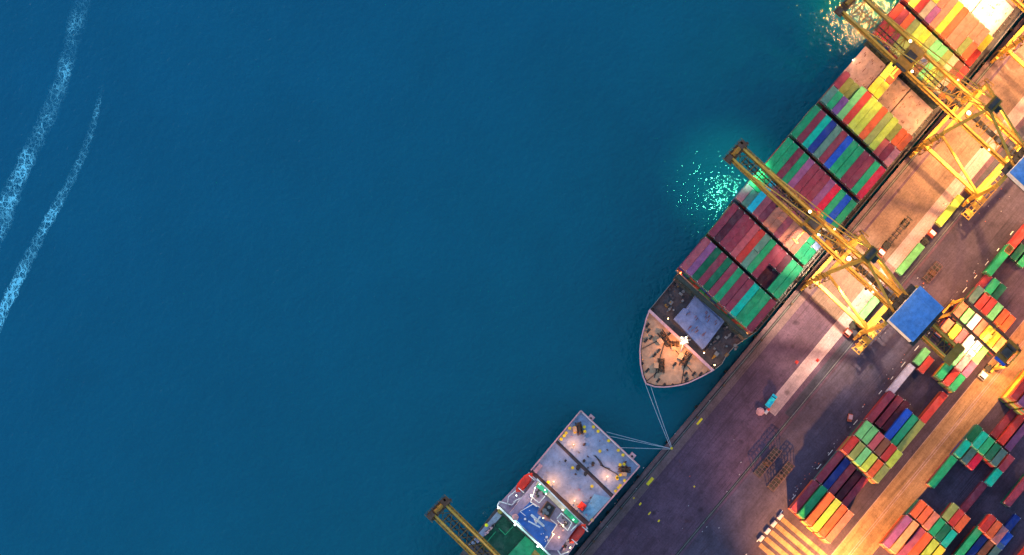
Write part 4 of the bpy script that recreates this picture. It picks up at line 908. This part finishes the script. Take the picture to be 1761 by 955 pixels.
seq([(1648, 612.7), (1658.7, 622.7), (1668, 634)], [4, 4, 3], ['lightgreen', 'pink', 'mauve'], 'upper row just below yard gantry')
seq([(1625.4, 637.8), (1636.7, 648.5), (1646.7, 658)], 3, ['green', 'red', 'green'], 'lower row below yard gantry', lower=2, lowcols=['yellow', 'orange', 'olive'])
seq([(1626.7, 563.7), (1640, 573), (1651.6, 582), (1665, 592), (1676.3, 601.5), (1686, 611)], [3, 3, 3, 4, 4, 3], ['salmon', 'yellow', 'rose', 'white', 'white', 'lightgreen'], 'near row under yard gantry')
seq([(1650.8, 535), (1662, 545.5), (1674, 555), (1686.5, 564), (1698.5, 574.4), (1709.5, 583.5), (1719, 594)], [3, 3, 3, 3, 4, 4, 4], ['salmon', 'lightgreen', 'white', 'salmon', 'yellow', 'yellow', 'peach'], 'middle row under yard gantry')
seq([(1679, 507), (1690.5, 517.4), (1701.5, 527), (1712, 536), (1723, 546.5), (1733, 556.6)], 3, ['slate', 'red', 'red', 'lightgreen', 'orange', 'orange'], 'row just above yard gantry beams', lower=[1, 0, 0, 0, 0, 0])
seq([(1692.5, 486), (1706.5, 494), (1717.5, 503)], [1, 3, 2], ['maroon', 'green', 'darkgreen'], 'small trio above yard gantry')
one(1720, 447, 2, 'green', 'alone along road at right edge', True, 1)
one(1751, 411, 2, 'red', 'beside green pair at right edge', True)
seq([(1752, 434), (1764, 445)], [1, 1], ['darkgreen', 'green'], 'pair below red box at right edge')
seq([(1763, 661), (1775, 672), (1786, 683)], 6, ['red', 'mauve', 'red'], 'tallest pile at right edge', True, lower=4, lowcols=['orange', 'lime', 'yellow', 'orange', 'olive', 'green'])
seq([(1729, 727), (1741, 738), (1752, 749)], [1, 2, 1], ['maroon', 'red', 'mauve'], 'red trio under tallest pile', True)
seq([(1676, 746), (1686.4, 757.5), (1696.8, 767), (1707.6, 777), (1718.6, 787), (1731, 797)], [2, 3, 3, 3, 3, 2], ['darkgreen', 'teal', 'green', 'darkgreen', 'slate', 'maroon'], 'mostly green row right of lane', lower=[1, 0, 0, 0, 0, 0])
seq([(1657, 772), (1668, 783), (1678.5, 792.7)], [3, 2, 2], ['teal', 'slate', 'crimson'], 'trio ending in crimson', lower=[2, 1, 1])
one(1622, 811.5, 2, 'green', 'alone right of the orange-lit lane', True, 1)
one(1710, 821, 2, 'teal', 'rounded look, beside lone dim maroon container', False, 1)
one(1674, 856, 1, 'maroon', 'lone and dim, below teal short container', True)
one(1752, 844, 2, 'maroon', 'alone against lower right edge', True, 1)
seq([(1635, 881), (1645, 890.7), (1655, 900.6)], 3, ['olive', 'red', 'orange'], 'olive-led trio near lower edge', lower=[2, 0, 0])
seq([(1580, 876), (1591, 885.5), (1602, 896), (1612, 907), (1622, 916.5), (1632, 926.5)], 3, ['orange', 'orange', 'salmon', 'green', 'darkgreen', 'teal'], 'half orange half green row', lower=[2, 0, 0, 0, 0, 0])
seq([(1544.5, 915), (1556, 924), (1567.5, 935.5), (1579.5, 945), (1590.5, 955.6), (1601.5, 966.5)], [3, 3, 2, 3, 3, 3], ['mauve', 'peach', 'mauve', 'orange', 'lime', 'yellow'], 'long row at lower edge', True, lower=[2, 1, 1, 0, 0, 0], lowcols=['brown', 'orange', 'peach'])
seq([(1699.6, 900.6), (1710, 910.5), (1720, 920.5), (1728, 930.5)], [3, 3, 2, 1], ['red', 'orange', 'pink', 'blue'], 'red to blue row at lower right', lower=[2, 0, 0, 0])
one(1741, 900, 1, 'navy', 'lone and dark at lower right')
seq([(1667, 934), (1679, 942), (1690.5, 950), (1703, 960)], [2, 1, 1, 1], ['green', 'navy', 'brown', 'slate'], 'dim long row at lower right', True, lower=[1, 0, 0, 0])
one(1761, 955, 1, 'red', 'clipped by lower right corner', True)

# hidden lower tiers, one object
def hidden():
    V, F, MI = [], [], []; mats = sorted({h[2] for h in HID}); idx = {c: i for i, c in enumerate(mats)}
    for pos, lg, c, sx, sy in HID:
        me = ME40 if lg else ME20
        L_ = 12.19 if lg else 6.06; x, y = L_/2*sx, 1.22*sy
        mb = MB(); mb.box(-x+.06, x-.06, -y+.06, y-.06, .05, 2.5); mb.box(-x, x, -y, y, 0, .14); mb.box(-x, x, -y, y, 2.46, 2.585)
        for a in (-1, 1):
            for b in (-1, 1): mb.box(a*x-(.12 if a > 0 else 0), a*x+(0 if a > 0 else .12), b*y-(.12 if b > 0 else 0), b*y+(0 if b > 0 else .12), .14, 2.46)
        n = len(V); V += [(p[0]+pos.x, p[1]+pos.y, p[2]+pos.z) for p in mb.v]; F += [tuple(i+n for i in f) for f in mb.f]; MI += [idx[c]]*len(mb.f)
    me = bpy.data.meshes.new('lower_tier_containers'); me.from_pydata(V, [], F)
    for c in mats: me.materials.append(CM[c])
    me.polygons.foreach_set('material_index', MI); me.update()
    o = bpy.data.objects.new('lower_tier_containers', me); COL.objects.link(o); struct(o, 'stuff')
    tag(o, 'lower tiers of mixed containers beneath the top layers of all stacks', 'shipping containers')
hidden()

# ------------------------------------------------------------------ trucks on the apron
def truck(px, py, face, cabm, label, empty_bed=False, tractor_only=False, bed=True):
    """tractor unit with its own skeletal trailer behind it; px,py is the cab"""
    q = P(px, py, 3); r = empty('tractor_truck', (q.x, q.y, 0), 0 if face > 0 else math.pi); tag(r, label, 'truck', 'terminal tractors')
    mb = MB(); mb.box(-1.0, 1.3, -1.2, 1.2, .9, 2.0); mb.hexa([(-.6, -1.15, 2.0), (1.25, -1.15, 2.0), (1.25, 1.15, 2.0), (-.6, 1.15, 2.0)], [(-.5, -1.0, 3.0), (.9, -1.0, 3.0), (.9, 1.0, 3.0), (-.5, 1.0, 3.0)]); cb_ = mb.build('cab', cabm, r)
    mb = MB(); mb.box(-.45, .8, -.95, .95, 3.0, 3.12); mb.build('cab_roof', M_WHITE, cb_)
    mb = MB(); mb.hexa([(1.262, -1.0, 2.1), (1.28, -1.0, 2.1), (1.28, 1.0, 2.1), (1.262, 1.0, 2.1)], [(.96, -.9, 2.9), (.98, -.9, 2.9), (.98, .9, 2.9), (.96, .9, 2.9)]); mb.build('windscreen', M_GLASS, cb_)
    mb = MB(); mb.box(-4.4, 1.2, -.45, .45, .7, .95); mb.box(-3.6, -2.2, -1.1, 1.1, .95, 1.15); mb.build('chassis', M_DARK, r)
    for x in (.4, -2.6, -3.7):
        for s in (-1, 1): mb = MB(); mb.tube((x, s*.75, .5), (x, s*1.2, .5), .5, 14); mb.build('wheel', M_RUBBER, r)
    if bed:
        t = empty('container_trailer', (q.x+(-8.9 if face > 0 else 8.9), q.y, 0), 0 if face > 0 else math.pi)
        tag(t, ('empty dark skeletal trailer' if empty_bed else 'skeletal trailer carrying a container')+' behind '+label.split(',')[0], 'trailer', 'container trailers')
        mb = MB(); mb.box(-6.1, 6.1, -.75, -.5, 1.15, 1.4); mb.box(-6.1, 6.1, .5, .75, 1.15, 1.4)
        for k in range(7): mb.box(-6.1+k*2.0, -5.8+k*2.0, -1.2, 1.2, 1.18, 1.38)
        mb.build('frame', M_DARK, t)
        for x in (-4.6, -3.4):
            for s in (-1, 1): mb = MB(); mb.tube((x, s*.7, .52), (x, s*1.2, .52), .52, 14); mb.build('wheel', M_RUBBER, t)
truck(1604, 401, 1, M_CAB, 'orange tractor, between lime and green trailer containers')
truck(1460, 571, -1, M_CAB, 'red tractor, beside crane leg below pale green container')
truck(1517.5, 433, -1, M_CAB, 'dull red tractor, behind the crane back stays', True)
truck(1622, 382, 1, M_DARK, 'dark tractor, hidden under lime container trailer', bed=False) if False else None
truck(1693, 645, -1, M_WHITE, 'white tractor, brightly lit in lane under yard gantry', bed=False)
def trailer_box(px, py, col, label): 
    q = P(px, py, 4.0); cont(Vector((q.x, q.y, 1.40)), True, col, label, 0, 1, 1, 'containers on trailers')
trailer_box(1566, 445.5, 'lightgreen', 'light green long container on trailer behind orange tractor')
trailer_box(1494, 531, 'lightgreen', 'pale green long container on trailer between crane legs')
trailer_box(1634, 362, 'lime', 'yellow-lime long container on trailer beside upper crane walkway')
q = P(1634, 362, 4); t = empty('container_trailer', (q.x, q.y, 0)); tag(t, 'skeletal trailer under yellow-lime container near upper crane walkway', 'trailer', 'container trailers')
mb = MB(); mb.box(-6.1, 6.1, -.75, -.5, 1.15, 1.4); mb.box(-6.1, 6.1, .5, .75, 1.15, 1.4); mb.build('frame', M_DARK, t)
for x in (-4.6, -3.4, 4.4):
    for s in (-1, 1): mb = MB(); mb.tube((x, s*.7, .52), (x, s*1.2, .52), .52, 14); mb.build('wheel', M_RUBBER, t)
# cyan pickup and small gear at the end of the pale strip
q = P(1327, 689.5, 1.5); r = empty('pickup_truck', (q.x, q.y, 0), .06); tag(r, 'small cyan pickup truck at end of the pale concrete strip', 'truck')
mb = MB(); mb.box(-2.3, 2.3, -.9, .9, .5, 1.05); mb.box(-2.3, -2.2, -.9, .9, 1.05, 1.4); mb.box(-2.2, .1, .8, .9, 1.05, 1.4); mb.box(-2.2, .1, -.9, -.8, 1.05, 1.4); mb.build('body', M_CYAN, r)
mb = MB(); mb.hexa([(.1, -.85, 1.05), (1.5, -.85, 1.05), (1.5, .85, 1.05), (.1, .85, 1.05)], [(.25, -.7, 1.7), (1.1, -.7, 1.7), (1.1, .7, 1.7), (.25, .7, 1.7)]); mb.build('cab', M_CYAN, r)
mb = MB(); mb.hexa([(1.52, -.8, 1.1), (1.54, -.8, 1.1), (1.54, .8, 1.1), (1.52, .8, 1.1)], [(1.13, -.68, 1.65), (1.15, -.68, 1.65), (1.15, .68, 1.65), (1.13, .68, 1.65)]); mb.build('windscreen', M_GLASS, r)
for x in (-1.5, 1.45):
    for s in (-1, 1): mb = MB(); mb.tube((x, s*.65, .36), (x, s*.92, .36), .36, 12); mb.build('wheel', M_RUBBER, r)
q = P(1307, 708); mb = MB()
for k in range(9):
    a = k*.7; rr = 1.1; mb.tube((rr*math.cos(a)*.8, rr*math.sin(a)*.8, 0), (rr*math.cos(a)*.8, rr*math.sin(a)*.8, .5+.1*(k % 3)), .55, 8)
mb.tube((0, 0, 0), (0, 0, .8), .8, 10); o = mb.build('sack_pile', paint('pink_sacks', (.55, .25, .26), .3)); o.location = (q.x, q.y, .01)
tag(o, 'heap of pink sacks just beyond end of pale strip', 'sacks')
q = P(1319, 707); mb = MB(); mb.box(-1.1, 1.1, -.5, .5, 0, .7); mb.box(-1.1, -.9, -.5, .5, .7, 1.2); mb.box(.2, 1.0, -.4, .4, .7, 1.1, 1); o = mb.build('tool_cart', [M_CONC, M_RED]); o.location = (q.x, q.y, .01)
tag(o, 'small grey and red tool cart between sacks and pale strip', 'cart')
for (px, py, lb) in ((1370, 623, 'small red cone left of the pale strip'), (1406, 620, 'small red cone on the pale strip')):
    q = P(px, py); mb = MB(); mb.box(-.35, .35, -.35, .35, 0, .08); mb.tube((0, 0, .08), (0, 0, .95), .3, 10, .06); o = mb.build('traffic_cone', M_RED); o.location = (q.x, q.y, .02); o.scale = (1.4, 1.4, 1.4); tag(o, lb, 'cone')
q = P(1462, 717, 1); r = empty('forklift', (q.x, q.y, 0), .5); tag(r, 'small brown forklift parked on the yard road', 'forklift')
mb = MB(); mb.box(-1.6, .9, -.7, .7, .4, 1.3); mb.build('body', M_CAB, r)
mb = MB(); mb.box(-.9, .6, -.65, .65, 2.1, 2.2)
for a in (-.85, .55):
    for b in (-.6, .6): mb.bar((a, b, 1.3), (a, b, 2.1), .09)
mb.build('roll_cage', M_RIM, r)
mb = MB()
for b in (-.35, .35): mb.bar((1.0, b, .1), (1.0, b, 3.0), .12); mb.box(1.05, 2.4, b-.08, b+.08, .12, .2)
mb.build('fork_mast', M_DARK, r)
for x in (-1.1, .5):
    for s in (-1, 1): mb = MB(); mb.tube((x, s*.6, .35), (x, s*.85, .35), .35, 12); mb.build('wheel', M_RUBBER, r)

# steel frames (cargo cages) standing on the ground
def cage(px, py, L_, nx, label, W_=2.6, h=2.6, rz=0.0):
    q = P(px, py, h); r = empty('steel_rack', (q.x, q.y, 0), rz); tag(r, label, 'rack', 'open steel racks on the apron')
    mb = MB()
    for z in (.2, h):
        for y in (-W_/2, 0, W_/2): mb.bar((-L_/2, y, z), (L_/2, y, z), .13)
        for k in range(nx+1): x = -L_/2+L_*k/nx; mb.bar((x, -W_/2, z), (x, W_/2, z), .13)
    for k in range(nx+1):
        for y in (-W_/2, W_/2): x = -L_/2+L_*k/nx; mb.bar((x, y, 0), (x, y, h), .16)
    mb.build('frame', M_RACK, r)
    mb = MB(); mb.box(-L_/2, L_/2, -W_/2, W_/2, .22, .3); mb.build('floor_plate', M_DARK, r)
    mb = MB(); mb.box(-.9, .6, -W_/2+.2, W_/2-.4, .3, 2.2); mb.build('motor', M_BROWN, r)
cage(1321, 795, 11.0, 9, 'open steel rack nearer the quay, left of a similar rack')
cage(1344, 819, 10.6, 8, 'open steel rack nearer the yard, with motor in middle')
cage(1605, 468, 7.2, 5, 'short open steel rack on brown road near blue crane house')
# concrete blocks where the pale strips begin
for k in range(4):
    q = P(1343-11.0*k, 889+12.5*k, 1.5); mb = MB(); mb.box(-1.0, 1.0, -.6, .6, 0, .9); mb.box(-.7, .7, -.4, .4, .9, 1.05)
    o = mb.build('concrete_block', M_CONC); o.location = (q.x, q.y, 0.015)
    tag(o, f"pale concrete block at head of crossing strip, {ORD[k]} counting from the rack", 'block', 'concrete blocks')
# light mast standing just below the photographed area, and one by the right edge
def mast(px, py, h, label, pw, color, spot=160, tgt=None):
    q = P(px, py, 0); r = empty('light_mast', (q.x, q.y, 0)); tag(r, label, 'light mast', 'floodlight masts')
    mb = MB(); mb.tube((0, 0, 0), (0, 0, h), .35, 12, .16); mb.build('pole', M_STEEL, r)
    mb = MB(); mb.tube((0, 0, h), (0, 0, h+.2), 1.3, 16); mb.build('head_ring', M_STEEL, r)
    for k in range(6):
        a = k*math.pi/3; mb = MB(); mb.box(1.5*math.cos(a)-.3, 1.5*math.cos(a)+.3, 1.5*math.sin(a)-.3, 1.5*math.sin(a)+.3, h-.35, h-.15, 1); mb.box(1.5*math.cos(a)-.35, 1.5*math.cos(a)+.35, 1.5*math.sin(a)-.35, 1.5*math.sin(a)+.35, h-.15, h+.1); mb.build('floodlight', [M_DARK, G_WARM], r)
    lamp('mast_lamp', (q.x, q.y, h-1.0), pw, color, None, spot if tgt else None, tgt, .5, 1.0)
mast(1366, 1078, 24, 'tall floodlight mast in yard beyond the lower edge', 2300000, (1, .45, .11), 135, P(1490, 905, 0))
mast(1840, 430, 26, 'tall floodlight mast in yard beyond the right edge', 160000, (1, .42, .14))
mast(1870, 600, 24, 'tall floodlight mast beyond right edge near the gantry', 90000, (1, .35, .12))

# litter and small loose things on the ground, too many and too small to tell apart
random.seed(21); mb = MB()
def litter(x0, y0, x1, y1, n, spread):
    for k in range(n):
        t = random.random(); q = P(x0+(x1-x0)*t+random.gauss(0, spread), y0+(y1-y0)*t+random.gauss(0, spread))
        s = random.uniform(.08, .24); mb.box(q.x-s, q.x+s*random.uniform(.4, 1.5), q.y-s*.5, q.y+s*.5, .018, .018+s*.6, random.choice([0, 0, 1, 2]))
litter(1345, 870, 1700, 440, 60, 2.5); litter(1425, 590, 1640, 330, 45, 3.5); litter(1500, 600, 1600, 470, 24, 6); litter(1180, 900, 1300, 780, 14, 22)
litter(1660, 380, 1740, 330, 16, 14); litter(1030, 905, 1250, 650, 26, 5)
o = mb.build('litter', [M_CONC, M_DARK, M_CAB]); struct(o, 'stuff'); tag(o, 'scattered small litter and loose scraps on the paved ground', 'litter')

dups = {k: v for k, v in LABELS.items() if len(v) > 1}
print('containers', NC[0], 'hidden', len(HID), 'duplicate labels', dups)
